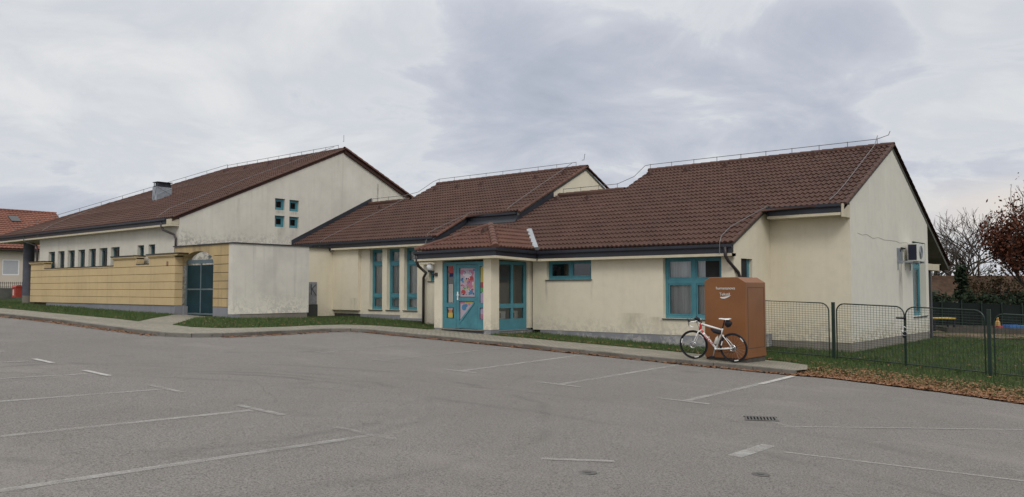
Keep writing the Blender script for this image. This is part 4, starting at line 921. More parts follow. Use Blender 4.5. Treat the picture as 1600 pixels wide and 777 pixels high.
# bare soil in the play yard
sheet('play_yard_soil', [(-8.5, 33.2), (-6.4, 33.6), (-5.2, 35), (-3.4, 36.6), (-1, 37.6), (3, 38.5), (3, 42), (-8.5, 41)], .115, M['soil'], 1., extra=lambda u, v: .05 * sin(u * 2.1) * sin(v * 1.7))

# painted markings
def stripe(mb, a, b, w=.10, off=.005):
    a = Vector((*a, 0)); b = Vector((*b, 0)); d = (b - a); nn = Vector((-d.y, d.x, 0)).normalized() * w / 2; n = max(1, int(d.length / .8))
    for i in range(n):
        p, q = a.lerp(b, i / n), a.lerp(b, (i + 1) / n); mb.poly([(r_.x, r_.y, g(r_.x, r_.y) + off) for r_ in (p - nn, q - nn, q + nn, p + nn)])
m1, m2, m3 = MB(), MB(), MB()
for x, mt, y1 in ((-6.84, m1, 5.80), (-9.0, m1, 5.72), (-11.3, m1, 5.72), (-13.54, m1, 5.65), (-15.8, m1, 5.6), (-18.05, m1, 5.6), (-20.3, m1, 5.6)):
    stripe(mt, (x, .3), (x, y1), .11)
for x0, x1, mt in ((-7.45, -6.5, m3), (-9.42, -8.45, m1), (-11.8, -10.85, m1), (-14.0, -13.1, m2), (-16.1, -15.3, m2), (-18.4, -17.6, m1)): stripe(mt, (x0, 5.79), (x1, 5.80), .10, .009)
for x0, x1, x2, mt in ((-6.50, -6.05, None, m1), (-9.1, -8.41, None, m1), (-11.75, -10.75, None, m1), (-14.1, -12.95, None, m3), (-16.6, -14.95, None, m3)):
    stripe(mt, (x0, 16.72), (x1, 11.25), .12)
    stripe(m1 if mt is not m3 else m3, (x1 - .42, 11.19), (x1 + .42, 11.25), .10, .009)
stripe(m2, (-6.51, 16.74), (-6.30, 14.6), .12, .009); stripe(m1, (-4.1, 10.2), (-1.86, 12.71), .06); stripe(m1, (-3.6, 10.75), (-2.3, 12.2), .05); stripe(m3, (-4.36, 10.42), (-3.89, 10.11), .1, .009)
stripe(m1, (-3.44, 8.55), (0.2, 9.4), .05); stripe(m1, (-3.70, 7.9), (-3.71, 8.80), .16); stripe(m1, (-4.91, 6.26), (-4.37, 6.72), .08, .009); stripe(m3, (-4.62, 6.52), (-3.7, 5.2), .13)
for mt, k, lb in ((m1, 'paint', 0), (m2, 'paint_new', 0), (m3, 'paint_faint', 0)):
    o = mt.build('parking_marking', M[k]); o['kind'] = 'structure'
# drain grate and two small valve covers
t = thing('drain_grate', (-4.58, 10.55, g(-4.58, 10.55)), 'iron drain grate with slanted bars set in the asphalt', 'drain grate')
zg = g(-4.58, 10.55) + .006; q = MB(); ax = Vector((.42, -.10, 0)).normalized(); 
dx = Vector((.73, .68, 0)).normalized(); dy = Vector((-.45, .89, 0)).normalized(); cc = Vector((-4.56, 10.57, 0))
def gp(p, z): return (p.x, p.y, g(p.x, p.y) + z)
q.poly([gp(cc + dx * s1 * .20 + dy * s2 * .15, .004) for s1, s2 in ((-1, -1), (1, -1), (1, 1), (-1, 1))]); q.build('pit_shade', simple('pit_shade_black', (.006, .006, .006), .9, .1, .1), t)  # flat near-black sheet: shade between the bars put into its colour
q = MB()
for s1 in np.linspace(-1, 1, 10):
    c0 = cc + dx * (s1 * .20); q.hexa([gp(c0 + dx * w + dy * s2, .002) for w, s2 in ((-.011, -.15), (.011, -.15), (.011, .15), (-.011, .15))], [gp(c0 + dx * w + dy * s2, .010) for w, s2 in ((-.011, -.15), (.011, -.15), (.011, .15), (-.011, .15))])
for s2 in (-.16, .16): q.hexa([gp(cc + dx * w + dy * (s2 + e), .002) for w, e in ((-.23, -.02), (.23, -.02), (.23, .02), (-.23, .02))], [gp(cc + dx * w + dy * (s2 + e), .011) for w, e in ((-.23, -.02), (.23, -.02), (.23, .02), (-.23, .02))])
q.build('grate', simple('worn_iron', (.10, .095, .09), .6, .4, .25), t)
for x, y, lb in ((-4.28, 6.14, 'small oval dark valve cover in the asphalt near a faded bay mark'), (-3.17, 7.32, 'small dark valve cover in the asphalt right of the thick white dash')):
    q = MB(); q.lathe((x, y, g(x, y) + .003), [(.001, .004), (.075, .004), (.085, .0)], 18); q.lathe((x, y, g(x, y) + .003), [(.03, .0045), (.03, .008), (.001, .008)], 12)
    tag(q.build('valve_cover', simple('dark_iron', (.085, .08, .075), .6, .4, .3)), lb, 'valve cover', 'valve covers in the car park')

# ------------------------------------------------------------------ grass and leaves
from bisect import bisect
def inside(poly, X, Y):
    r = np.zeros(len(X), bool); n = len(poly)
    for i in range(n):
        x0, y0 = poly[i]; x1, y1 = poly[(i + 1) % n]
        if y0 == y1: continue
        c = ((y0 > Y) != (y1 > Y)) & (X < (x1 - x0) * (Y - y0) / (y1 - y0) + x0); r ^= c
    return r
ux, uz = zip(*UP); vx, vz = zip(*VP)
G = lambda U, V: np.interp(U, ux, uz) + np.interp(V, vx, vz)
FOOT = [(-31, -21.9, 21.7, 40), (-22.9, -9.7, 20.97, 40), (-9.8, -7.4, 23.5, 40), (-19.3, -16.83, 19.0, 22), (-45, -26.65, 16.08, 40), (-44.5, -30, 15.8, 18), (-28.6, -26, 21.7, 40)]
def scatter(n, x0, x1, y0, y1, poly=LAWN, foot=True):
    U = rng.uniform(x0, x1, n); V = rng.uniform(y0, y1, n); ok = inside(poly, U, V)
    if foot:
        for a0, a1, b0, b1 in FOOT: ok &= ~((U > a0) & (U < a1) & (V > b0) & (V < b1))
    return U[ok], V[ok]
def blades(sets, h0, h1, w, name, mat):
    U = np.concatenate([s[0] for s in sets]); V = np.concatenate([s[1] for s in sets]); n = len(U); Z = G(U, V) + .06 - np.where(U > -6.6, .078 * np.clip(1 - (V - np.interp(U, EX, EY)) / 1.1, 0, 1), 0)
    th = rng.uniform(0, 2 * pi, n); H = rng.uniform(h0, h1, n) ; ln = rng.uniform(.1, .8, n) * H; la = rng.uniform(0, 2 * pi, n); W = rng.uniform(.5, 1.2, n) * w
    v = np.empty((n, 3, 3)); v[:, 0] = np.stack([U - cos_(th) * W, V - sin_(th) * W, Z], 1); v[:, 1] = np.stack([U + cos_(th) * W, V + sin_(th) * W, Z], 1)
    v[:, 2] = np.stack([U + cos_(la) * ln, V + sin_(la) * ln, Z + H + .03], 1)
    return fastmesh(name, v.reshape(-1, 3), 3, mat)
cos_, sin_ = np.cos, np.sin
def fastmesh(name, v, k, mat, link=True):
    n = len(v) // k; me = bpy.data.meshes.new(name); me.vertices.add(len(v)); me.vertices.foreach_set('co', v.astype(np.float32).ravel())
    me.loops.add(len(v)); me.loops.foreach_set('vertex_index', np.arange(len(v), dtype=np.int32))
    me.polygons.add(n); me.polygons.foreach_set('loop_start', np.arange(0, len(v), k, dtype=np.int32)); me.polygons.foreach_set('loop_total', np.full(n, k, dtype=np.int32))
    me.update(); me.validate(); me.materials.append(mat)
    o = bpy.data.objects.new(name, me)
    if link: COL.objects.link(o)
    return o
def thin(s_):
    U, V = s_; d = V - np.interp(U, EX, EY); k = (U < -6.6) | (d > rng.uniform(.05, .9, len(U))); return U[k], V[k]
o = blades([scatter(26000, -21, -6.5, 18, 21), thin(scatter(60000, -9, 4, 13, 32)), scatter(30000, -32, -20, 12, 22), scatter(16000, -52, -25, 12, 17), scatter(14000, -9, 4, 30, 42), scatter(9000, -75, -45, 12.4, 30)], .04, .10, .014, 'grass', M['grass']); o['kind'] = 'stuff'
dry = [scatter(30000, -7, 3.5, 12.5, 19)]
# keep dry blades within ~1.5 m of the asphalt edge
ex, ey = zip(*EDGE)
def edge_dist(U, V): return V - np.interp(U, ex, ey)
U, V = dry[0]; d = edge_dist(U, V); kk = d < rng.uniform(.2, 1.6, len(U)); o = blades([(U[kk], V[kk])], .03, .08, .012, 'dry_grass', M['drygrass']); o['kind'] = 'stuff'
def leaves(sets, name, off=.03, size=(.022, .048)):
    U = np.concatenate([s[0] for s in sets]); V = np.concatenate([s[1] for s in sets]); Z = np.concatenate([s[2] for s in sets]); n = len(U)
    th = rng.uniform(0, 2 * pi, n); s = rng.uniform(*size, n); v = np.empty((n, 4, 3)); tl = rng.normal(0, .22, (n, 2))
    for k, (a_, b_) in enumerate(((-1, -.15), (0, -.6), (1, .1), (0, .6))):
        x = (a_ * cos_(th) - b_ * sin_(th)) * s; y = (a_ * sin_(th) + b_ * cos_(th)) * s
        v[:, k] = np.stack([U + x, V + y, Z + np.maximum(-.004, x * tl[:, 0] + y * tl[:, 1]) + .012], 1)
    return fastmesh(name, v.reshape(-1, 3), 4, M['leaf'])
def gz(U, V, off): return G(U, V) + off
U = rng.uniform(-6.6, 4, 20000); d = np.where(rng.uniform(0, 1, 20000) < .55, np.abs(rng.normal(0, .24, 20000)), np.abs(rng.normal(0, .85, 20000))); V = np.interp(U, ex, ey) + d - .10 - .06 * np.abs(np.sin(U * 5.1))
k = rng.uniform(0, 1, len(U)) < 1.0; s1 = (U, V, gz(U, V, .012 + .085 * np.clip((d - .1) / 1.1, 0, 1)))
kx = [p for p in KERB if p[0] > -19.7 and p[1] > 16]; U = rng.uniform(-20, -6.6, 9000); cl = np.interp(U, [-20, -17.5, -16, -14, -12, -11, -10, -9, -8, -6.6], [.9, .25, .6, .95, .9, .45, .15, .85, .7, .8]); kk = rng.uniform(0, 1, len(U)) < cl; U = U[kk]
V = np.interp(U, [p[0] for p in kx], [p[1] for p in kx]) - np.abs(rng.normal(0, .07, len(U))) - .02; s2 = (U, V, gz(U, V, .006))
U = rng.uniform(-34, -20.5, 3500); V = 10.27 - np.abs(rng.normal(0, .13, len(U))); kk = rng.uniform(0, 1, len(U)) < np.interp(U, [-34, -30, -26, -22, -20.5], [.3, .4, .9, 1., .5]); s3 = (U[kk], V[kk], gz(U[kk], V[kk], .006))
V = rng.uniform(11.5, 16.6, 700); U = np.interp(V, [10.8, 11.6, 12.8, 14.4, 15.8, 16.6], [-19.75, -19.63, -19.8, -20.2, -20.55, -20.3]) + np.abs(rng.normal(0, .12, 700)); s3b = (U, V, gz(U, V, .006))
def sc(n, *a, f=.12, **k): U, V = scatter(n, *a, **k); return (U, V, gz(U, V, f))
s4 = [sc(700, -16.5, -6.5, 18.7, 19.5), sc(450, -28, -21.5, 12, 20), sc(120, -45, -25, 12, 16), sc(400, -7, 3.5, 14, 24), sc(300, -22, -16, 18, 21), sc(250, -9, 3, 24, 40)]
o = leaves([s1, s2, s3, s3b] + s4, 'fallen_leaves'); o['kind'] = 'stuff'

# ------------------------------------------------------------------ donation bin
BX0, BX1, BY0, BY1 = -8.94, -7.92, 17.62, 18.72; zb0 = .10
t = thing('donation_bin', ((BX0 + BX1) / 2, BY0, g(-8.4, 18) + .1), 'tall brown metal clothes donation bin with slanted top edges', 'donation bin')
pf = [(BX0, zb0), (BX1, zb0), (BX1, 1.83), (BX1 - .20, 1.95), (BX0 + .15, 1.95), (BX0, 1.865)]
q = MB(); q.hexa([(x, BY0, z) for x, z in pf], [(x, BY1, z) for x, z in pf]); q.build('body', M['rustbrown'], t, bevel=.012)
q = MB(); q.box(BX0 + .02, BX1 - .02, BY0 + .03, BY1 - .03, zb0 - .14, zb0 - .002); q.build('skid', M['timber'], t)
q = MB(); q.box(BX1 + .0005, BX1 + .004, BY0 + .10, BY0 + .112, .32, 1.72); q.box(BX1 + .0005, BX1 + .004, BY1 - .112, BY1 - .10, .32, 1.72); q.box(BX1 + .0005, BX1 + .004, BY0 + .112, BY1 - .112, 1.708, 1.72); q.box(BX1 + .0005, BX1 + .004, BY0 + .112, BY1 - .112, .32, .332); q.build('door_seam', M['timber'], t)
q = MB(); q.box(BX1 + .001, BX1 + .012, BY0 + .02, BY1 - .02, zb0 + .02, zb0 + .10); q.box(BX0 + .03, BX1 - .03, BY0 - .008, BY0 - .001, zb0 + .0, zb0 + .05); q.build('base_trim', M['rustbrown'], t)
LW = simple('letter_white', (.66, .65, .63), .6, .3, .08)
MX = lambda x, z: Matrix.Translation(Vector((x, BY0 - .003, z)) - t.location) @ Matrix.Rotation(R(90), 4, 'X')
letters('humananova', .094, LW, t, MX(-8.41, 1.695)); letters('Tekstil', .096, LW, t, MX(-8.43, 1.555))
q = MB(); n = 14; up_ = [(-8.55 + .28 * k / n, 1.495 + .028 * (k / n) ** 2 * 1.4) for k in range(n + 1)]; lo_ = [(x, z - .045 * sin(pi * (k / n) ** .7) ) for k, (x, z) in enumerate(up_)]
q.hexa([(x, BY0 - .006, z) for x, z in up_ + lo_[::-1][1:-1]], [(x, BY0 - .002, z) for x, z in up_ + lo_[::-1][1:-1]]); q.build('emblem', LW, t)

# ------------------------------------------------------------------ bicycle, leaning on the bin; local x forward, z up
bz = g(-8.15, 17.35) + .10; tiltz = math.atan2((g(-9.12, 17.3) - g(-8.13, 17.3)), .99)
BRX, BRY = -8.10, 17.36
bike = thing('bicycle', (BRX, BRY, bz + .003), 'white and red road bicycle leaning against the brown bin', 'bicycle', rot=(R(-7.5), -tiltz, pi), local=True)
# in local axes: +x points to the front wheel (world -X), +y to the camera side (world -Y)
WRad = .338; RH = (0, 0, WRad); FH = (.985, 0, WRad)
def wheel(c, steer=0.):
    ax = (sin(steer), cos(steer), 0)
    ty = MB().torus(c, ax, WRad - .013, .0135, 56, 8).build('tyre', M['black'], bike, True)
    rm = MB(); a = Vector(ax); e1_ = a.orthogonal().normalized(); e2_ = a.cross(e1_)
    for rr, dd in ((WRad - .045, .010),):
        rm.torus(c, ax, WRad - .040, .014, 56, 6)
    rm.build('rim', M['blackpl'], bike, True)
    hb = MB(); hb.tube([Vector(c) - a * .05, Vector(c) + a * .05], .018, 10); hb.build('hub', M['steel'], bike)
    sp = MB()
    for k in range(20):
        th = 2 * pi * k / 20; d = e1_ * cos(th) + e2_ * sin(th); d2 = e1_ * cos(th + .3 * (-1) ** k) + e2_ * sin(th + .3 * (-1) ** k)
        sp.tube([Vector(c) + d2 * .02 + a * (.03 * (-1) ** k), Vector(c) + d * (WRad - .05)], .0013, 3, False)
    sp.build('spokes', M['steel'], bike)
    ds = MB(); ds.torus(Vector(c) + a * .045, ax, .068, .012, 28, 4); ds.torus(Vector(c) + a * .045, ax, .03, .006, 20, 4)
    ds.build('disc_brake', M['steel'], bike)
    for t0 in (.3, 2.4, 4.5):
        dec = MB()                                   # white rim decal
        for k in range(8):
            pts_ = []
            for kk_, rr in ((k, .276), (k + 1, .276), (k + 1, .300), (k, .300)):
                th = t0 + kk_ * .045; pts_.append(Vector(c) + (e1_ * cos(th) + e2_ * sin(th)) * rr + a * .0145)
            dec.poly(pts_)
        dec.build('rim_decal', M['white'], bike)
wheel(RH); wheel(FH, R(-9))
HT = (.775, 0, .835); HB = (.80, 0, .70); BB = (.425, 0, .285); SC = (.255, 0, .715); ST = (.19, 0, .955)
fr = MB(); fr.tube([HB, (BB[0], 0, BB[2] + .01)], [.030, .027], 10); fr.tube([HT, (SC[0] + .01, 0, SC[2] + .015)], [.024, .017], 10)
fr.tube([(BB[0], 0, BB[2]), SC, (SC[0] - .012, 0, SC[2] + .045)], [.021, .018, .018], 10)
for s in (-1, 1):
    fr.tube([(BB[0] - .02, .03 * s, BB[2]), (.2, .055 * s, .305), (0, .066 * s, WRad)], [.016, .012, .011], 8)
    fr.tube([(SC[0] + .0, .015 * s, SC[2] - .10), (.12, .045 * s, .48), (0, .066 * s, WRad)], [.010, .009, .009], 8)
fr.tube([(BB[0], -.045, BB[2]), (BB[0], .045, BB[2])], .026, 10)
fr.build('frame', M['white'], bike, True)
q = MB(); q.tube([(HT[0] - .003, 0, HT[2] + .015), HT, HB, (HB[0] + .003, 0, HB[2] - .012)], [.025, .026, .031, .031], 12); q.tube([(.74, 0, .822), (.70, 0, .812)], [.0245, .0235], 10); q.tube([(.775, 0, .677), (.73, 0, .63)], [.0308, .0302], 10); q.build('head_tube', M['red'], bike, True)
q = MB()
for s in (-1, 1): q.tube([(HB[0] + .005, 0, HB[2] - .02), (HB[0] + .03, .045 * s, HB[2] - .05), (.93, .055 * s, .45), (FH[0], .056 * s, WRad)], [.022, .016, .013, .010], 8)
q.build('fork', M['white'], bike, True)
for sgn in (1,):
    d = Vector(BB) - Vector(HB); an = math.atan2(d.z, d.x)
    m = Matrix.Translation(Vector((.60, .031, .483))) @ Matrix.Rotation(pi, 4, 'Z') @ Matrix.Rotation(R(90), 4, 'X') @ Matrix.Rotation(-math.atan2(-d.z, -d.x) if False else math.atan2(d.z, -d.x), 4, 'Z')
    letters('GIANT', .10, M['red'], bike, m, 'lettering', .002)
q = MB(); q.tube([(HT[0] - .006, 0, HT[2] + .02), (HT[0] - .012, 0, HT[2] + .05), (.86, 0, .905)], .015, 8); q.build('stem', M['blackpl'], bike, True)
hbm = MB()
for s in (-1, 1):
    hbm.tube([(.86, 0, .905), (.86, .12 * s, .905), (.865, .185 * s, .905), (.89, .205 * s, .905), (.94, .21 * s, .90), (.965, .21 * s, .87), (.955, .212 * s, .82), (.91, .214 * s, .79), (.86, .214 * s, .785)], .0145, 8)
hbm.build('handlebar', M['white'], bike, True)
for s in (-1, 1):
    q = MB(); q.tube([(.935, .21 * s, .905), (.975, .208 * s, .93), (1.0, .206 * s, .975)], [.018, .018, .011], 8); q.tube([(.985, .206 * s, .93), (.99, .2 * s, .86), (.975, .2 * s, .80)], [.008, .007, .006], 6); q.build('brake_lever', M['blackpl'], bike, True)
q = MB()
q.tube([(.96, -.2, .94), (.95, -.12, .98), (.86, -.04, .95), (.79, -.03, .8)], .004, 5); q.tube([(.96, .2, .94), (.95, .12, .99), (.88, .05, .93), (.80, .03, .7)], .004, 5); q.build('brake_cable', M['blackpl'], bike)
q = MB(); q.tube([(.80, 0, .92), (.86, 0, .955), (.93, 0, .95)], [.03, .04, .02], 8); q.build('bar_computer', M['blackpl'], bike, True)
q = MB(); q.tube([(SC[0] - .01, 0, SC[2] + .04), ST], .0145, 8); q.build('seatpost', M['blackpl'], bike, True)
sd = MB(); n = 9; prof = [(.32, .018, .985), (.26, .022, .988), (.20, .030, .985), (.14, .055, .985), (.08, .070, .99), (.05, .065, .992)]
for (x0, w0, z0), (x1, w1, z1) in zip(prof, prof[1:]): sd.hexa([(x0, -w0, z0 - .012), (x0, w0, z0 - .012), (x0, w0 * .6, z0 + .008), (x0, -w0 * .6, z0 + .008)], [(x1, -w1, z1 - .012), (x1, w1, z1 - .012), (x1, w1 * .6, z1 + .008), (x1, -w1 * .6, z1 + .008)])
sd.build('saddle', M['white'], bike)
q = MB(); q.torus((BB[0], .055, BB[2]), (0, 1, 0), .085, .006, 36, 6); q.torus((BB[0], .048, BB[2]), (0, 1, 0), .065, .005, 30, 6)
for k in range(5):
    th = 2 * pi * k / 5 + .4; q.tube([(BB[0], .055, BB[2]), (BB[0] + .085 * cos(th), .055, BB[2] + .085 * sin(th))], .006, 5)
q = MB(); q.torus((BB[0], -.055, BB[2]), (0, 1, 0), .085, .006, 36, 6)
for k in range(5):
    th = 2 * pi * k / 5 + .4; q.tube([(BB[0], -.055, BB[2]), (BB[0] + .085 * cos(th), -.055, BB[2] + .085 * sin(th))], .006, 5)
q.build('chainring', M['blackpl'], bike)
for s, ang in ((1, R(-75)), (-1, R(105))):
    e = (BB[0] + .17 * cos(ang), .075 * s, BB[2] + .17 * sin(ang))
    q = MB(); q.tube([(BB[0], .06 * s, BB[2]), e], [.015, .011], 8); q.build('crank', M['steel'], bike)
    q = MB(); q.box(e[0] - .045, e[0] + .045, .085 * s if s > 0 else -.17, .17 if s > 0 else -.085, e[2] - .012, e[2] + .012); q.build('pedal', M['blackpl'], bike)
q = MB(); 
for r_ in (.03, .045, .058): q.torus((0, -.045, WRad), (0, 1, 0), r_, .005, 24, 4)
q.tube([(0, -.05, WRad), (.02, -.055, .27), (.05, -.055, .22)], .010, 6); q.build('derailleur', M['blackpl'], bike)
q = MB(); q.tube([(.0, -.05, WRad + .05), (BB[0], -.055, BB[2] + .085)], .004, 4); q.tube([(.05, -.055, .21), (BB[0], -.055, BB[2] - .085)], .004, 4); q.build('chain', M['black'], bike)
q = MB(); q.tube([(.56, 0, .46), (.545, 0, .50), (.50, 0, .36)], .004, 5); q.tube([(.6, .0, .55), (.575, .0, .53)], .012, 6); q.build('bottle_cage', M['offwhite'], bike)
BM = Matrix.Translation(bike.location) @ bike.rotation_euler.to_matrix().to_4x4()
def onbike(name, mb, mat, label, cat, smooth=True):
    mb.v = [tuple(BM @ Vector(p)) for p in mb.v]; c = np.mean(mb.v, axis=0)
    loc = Vector((c[0], c[1], min(p[2] for p in mb.v))); mb.v = [tuple(Vector(p) - loc) for p in mb.v]
    o = mb.build(name, mat, None, smooth); o.location = loc; return tag(o, label, cat)
d = (Vector(SC) - Vector(BB)).normalized(); nb = Vector((d.z, 0, -d.x)); p0 = Vector(BB) + d * .10 + nb * .055
q = MB(); q.tube([p0, p0 + d * .01, p0 + d * .14, p0 + d * .165, p0 + d * .18, p0 + d * .2], [.030, .036, .036, .022, .018, .012], 14); onbike('water_bottle', q, M['offwhite'], 'pale drink bottle held in the bicycle frame', 'bottle')
q = MB(); q.tube([(.06, 0, .93), (.07, 0, .90), (.10, 0, .85), (.14, 0, .81)], [.05, .062, .058, .03], 12); q.tube([(.10, 0, .96), (.13, 0, .88), (.17, 0, .84)], [.04, .055, .03], 12); onbike('saddle_bag', q, M['blackpl'], 'black pouch strapped under the white bicycle saddle', 'bag')
q = MB(); q.tube([(.275, 0, .655), (.30, 0, .66), (.38, 0, .675), (.46, 0, .69), (.53, 0, .735)], [.03, .052, .050, .042, .02], 12); onbike('frame_bag', q, M['blackpl'], 'black bag hung under the bicycle top tube', 'bag')

# ------------------------------------------------------------------ mesh fence with a double gate
def round_frame(L_, H_, r=.2, n=6, left=True, right=True):
    p = [(0, 0)]
    if left: p += [(r - r * cos(pi / 2 * k / n), H_ - r + r * sin(pi / 2 * k / n)) for k in range(n + 1)]
    else: p += [(0, H_)]
    if right: p += [(L_ - r + r * sin(pi / 2 * k / n), H_ - r + r * cos(pi / 2 * k / n)) for k in range(n + 1)]
    else: p += [(L_, H_)]
    p += [(L_, 0)]; return p
def panel(name, parent, A_, B_, H_, left=True, right=True, cell=.072):
    A_ = Vector(A_); B_ = Vector(B_); d = B_ - A_; L_ = math.hypot(d.x, d.y); ux_ = d / L_
    W = lambda s, z: tuple(A_ + ux_ * s + Vector((0, 0, z)))
    fp = round_frame(L_, H_, left=left, right=right)
    q = MB(); q.tube([W(s, z) for s, z in fp] , .016, 7); q.tube([W(0, .05), W(L_, .05)], .014, 6); fo = q.build(name, M['fencegreen'], parent)
    w = MB(); nx = int(L_ / cell); nz = int(H_ / .060); r = .2
    def top(s):
        z = H_
        if left and s < r: z = H_ - r + math.sqrt(max(0, r * r - (r - s) ** 2))
        if right and s > L_ - r: z = min(z, H_ - r + math.sqrt(max(0, r * r - (s - L_ + r) ** 2)))
        return z
    for i in range(1, nx): s = L_ * i / nx; w.tube([W(s, .05), W(s, top(s))], .0034, 3, False)
    for k in range(1, nz + 1):
        z = .05 + (H_ - .05) * k / (nz + 1); s0, s1 = 0., L_
        if z > H_ - r:
            o_ = r - math.sqrt(max(0, r * r - (z - H_ + r) ** 2)); s0 = o_ if left else 0; s1 = L_ - o_ if right else L_
        w.tube([W(s0, z), W(s1, z)], .0034, 3, False)
    w.build('wire_mesh', M['fencegreen'], fo); return fo
def gnd(u, v): return g(u, v) + .10
FP = [(-9.55, 20.74), (-7.05, 20.72), (-3.48, 19.9), (.6, 18.95)]
t = thing('mesh_fence', (-7.5, 20.7, gnd(-7.5, 20.7)), 'short green wire mesh fence panel between the brown bin and the gate', 'fence')
def post(parent, u, v, h, r=.035): q = MB(); z = gnd(u, v); q.box(u - r, u + r, v - r, v + r, z - .2, z + h); q.build('post', M['fencegreen'], parent)
panel('panel', t, (-9.5, 20.74, gnd(-9.5, 20.74) + .02), (-7.14, 20.72, gnd(-7.1, 20.72) + .03), 1.36)
t = thing('fence_gate', (-5.3, 20.3, gnd(-5.3, 20.3)), 'green wire mesh double gate with rounded corners on the lawn', 'gate')
post(t, -7.03, 20.72, 1.42); post(t, -3.50, 19.90, 1.42)
dG = Vector((3.53, -.82, 0)).normalized()
pA = Vector((-7.03, 20.72, 0)) + dG * .09; pM = Vector((-5.27, 20.31, 0)); pB = Vector((-3.50, 19.90, 0)) - dG * .09
for p, q_ in ((pA, pM - dG * .015), (pM + dG * .015, pB)):
    zz = (gnd(p.x, p.y) + gnd(q_.x, q_.y)) / 2 + .03; lf = panel('gate_leaf', t, (p.x, p.y, gnd(p.x, p.y) + .03), (q_.x, q_.y, gnd(q_.x, q_.y) + .03), 1.36)
q = MB(); z = gnd(-5.27, 20.31); q.tube([tuple(pM - dG * .2 + Vector((0, -.02, z + 1.13))), tuple(pM + dG * .03 + Vector((0, -.02, z + 1.13)))], .022, 6); q.build('latch', M['blackpl'], t); q = MB(); q.box(-5.32, -5.26, 20.27, 20.31, z + .68, z + .80); q.build('lock', M['blackpl'], t)
q = MB(); q.torus((-5.27, 20.26, z + .78), (0, 1, 0), .05, .006, 16, 4); q.torus((-5.29, 20.26, z + .88), (0, 1, .3), .06, .006, 16, 4); q.build('chain', M['steel'], t)
t = thing('mesh_fence', (-1.5, 19.4, gnd(-1.5, 19.4)), 'green wire mesh fence right of the double gate by the playground', 'fence')
dR = Vector((.97, -.23, 0)).normalized(); p = Vector((-3.50, 19.90, 0)) + dR * .10
for k in range(3):
    q_ = p + dR * 2.35; panel('panel', t, (p.x, p.y, gnd(p.x, p.y) + .03), (q_.x, q_.y, gnd(q_.x, q_.y) + .03), 1.30); r_ = q_ + dR * .06; post(t, r_.x, r_.y, 1.4); p = q_ + dR * .12

# ------------------------------------------------------------------ play yard
FW = Vector((-.644, .765, 0)); RT = Vector((.765, .644, 0))
def at(px, dist, z=None):             # a spot dist metres ahead of the camera station, px columns of a 1600-wide view to the side
    p = FW * dist + RT * ((px - 800) / 1280 * dist); return (p.x, p.y, g(p.x, p.y) + .1 if z is None else z)
x, y, z = at(1468, 34)
t = thing('play_table', (x, y, z), 'low table with a bright yellow top beside the building terrace', 'table', local=True, rot=(0, 0, R(40)))
q = MB(); q.box(-.46, .46, -.3, .3, .51, .56); q.build('tabletop', M['yellowpl'], t)
for sx in (-.4, .4):
    for sy in (-.25, .25): q = MB(); q.box(sx - .03, sx + .03, sy - .03, sy + .03, 0, .5); q.build('leg', M['blackpl'], t)
x, y, z = at(1527, 34)
t = thing('sandbox', (x, y, z), 'low dark timber sandbox in the play yard', 'sandbox', local=True, rot=(0, 0, R(30)))
for nm, b in (('side_board', (-1.6, 1.6, -1.2, -1.1)), ('side_board', (-1.6, 1.6, 1.1, 1.2)), ('end_board', (-1.6, -1.5, -1.1, 1.1)), ('end_board', (1.5, 1.6, -1.1, 1.1))):
    q = MB(); q.box(*b, -.1, .22); q.build(nm, M['timber'], t)
q = MB(); q.box(-1.5, 1.5, -1.1, 1.1, -.1, .1); q.build('sand', M['soil'], t)
x, y, z = at(1558, 33.6)
t = thing('toy_slide', (x, y, z), 'small red toy with a yellow pointed top in the sandbox', 'toy', local=True, rot=(0, 0, R(40)))
q = MB(); q.hexa([(-.1, -.2, 0), (1.1, -.2, 0), (1.1, .2, 0), (-.1, .2, 0)], [(-.1, -.2, .30), (1.1, -.2, .26), (1.1, .2, .26), (-.1, .2, .30)]); q.build('body', simple('pink_red_plastic', (.40, .09, .10), .5, .4, .1), t)
q = MB(); q.lathe((-.05, 0, .30), [(.10, 0), (.09, .15), (.04, .22), (.04, .34), (.001, .36)], 12); q.build('tower', simple('ochre_plastic', (.45, .27, .08), .5, .4, .1), t)
for px, mt, lb in ((1581, 'bluepl', 'blue plastic toy crate at the edge of the sandbox'), (1601, 'greenpl', 'green plastic toy crate right of the sandbox')):
    x, y, z = at(px, 33.2); t = thing('toy_crate', (x, y, z), lb, 'toy crate', 'plastic crates in the play yard', local=True, rot=(0, 0, R(40)))
    q = MB(); q.box(-.3, .3, -.25, -.22, 0, .36); q.box(-.3, .3, .22, .25, 0, .36); q.box(-.3, -.27, -.22, .22, 0, .36); q.box(.27, .3, -.22, .22, 0, .36); q.box(-.27, .27, -.22, .22, 0, .04); q.build('body', M[mt], t)
    q = MB(); q.box(-.32, .32, -.27, -.25, .30, .37); q.box(-.32, .32, .25, .27, .30, .37); q.build('rim', M[mt], t)
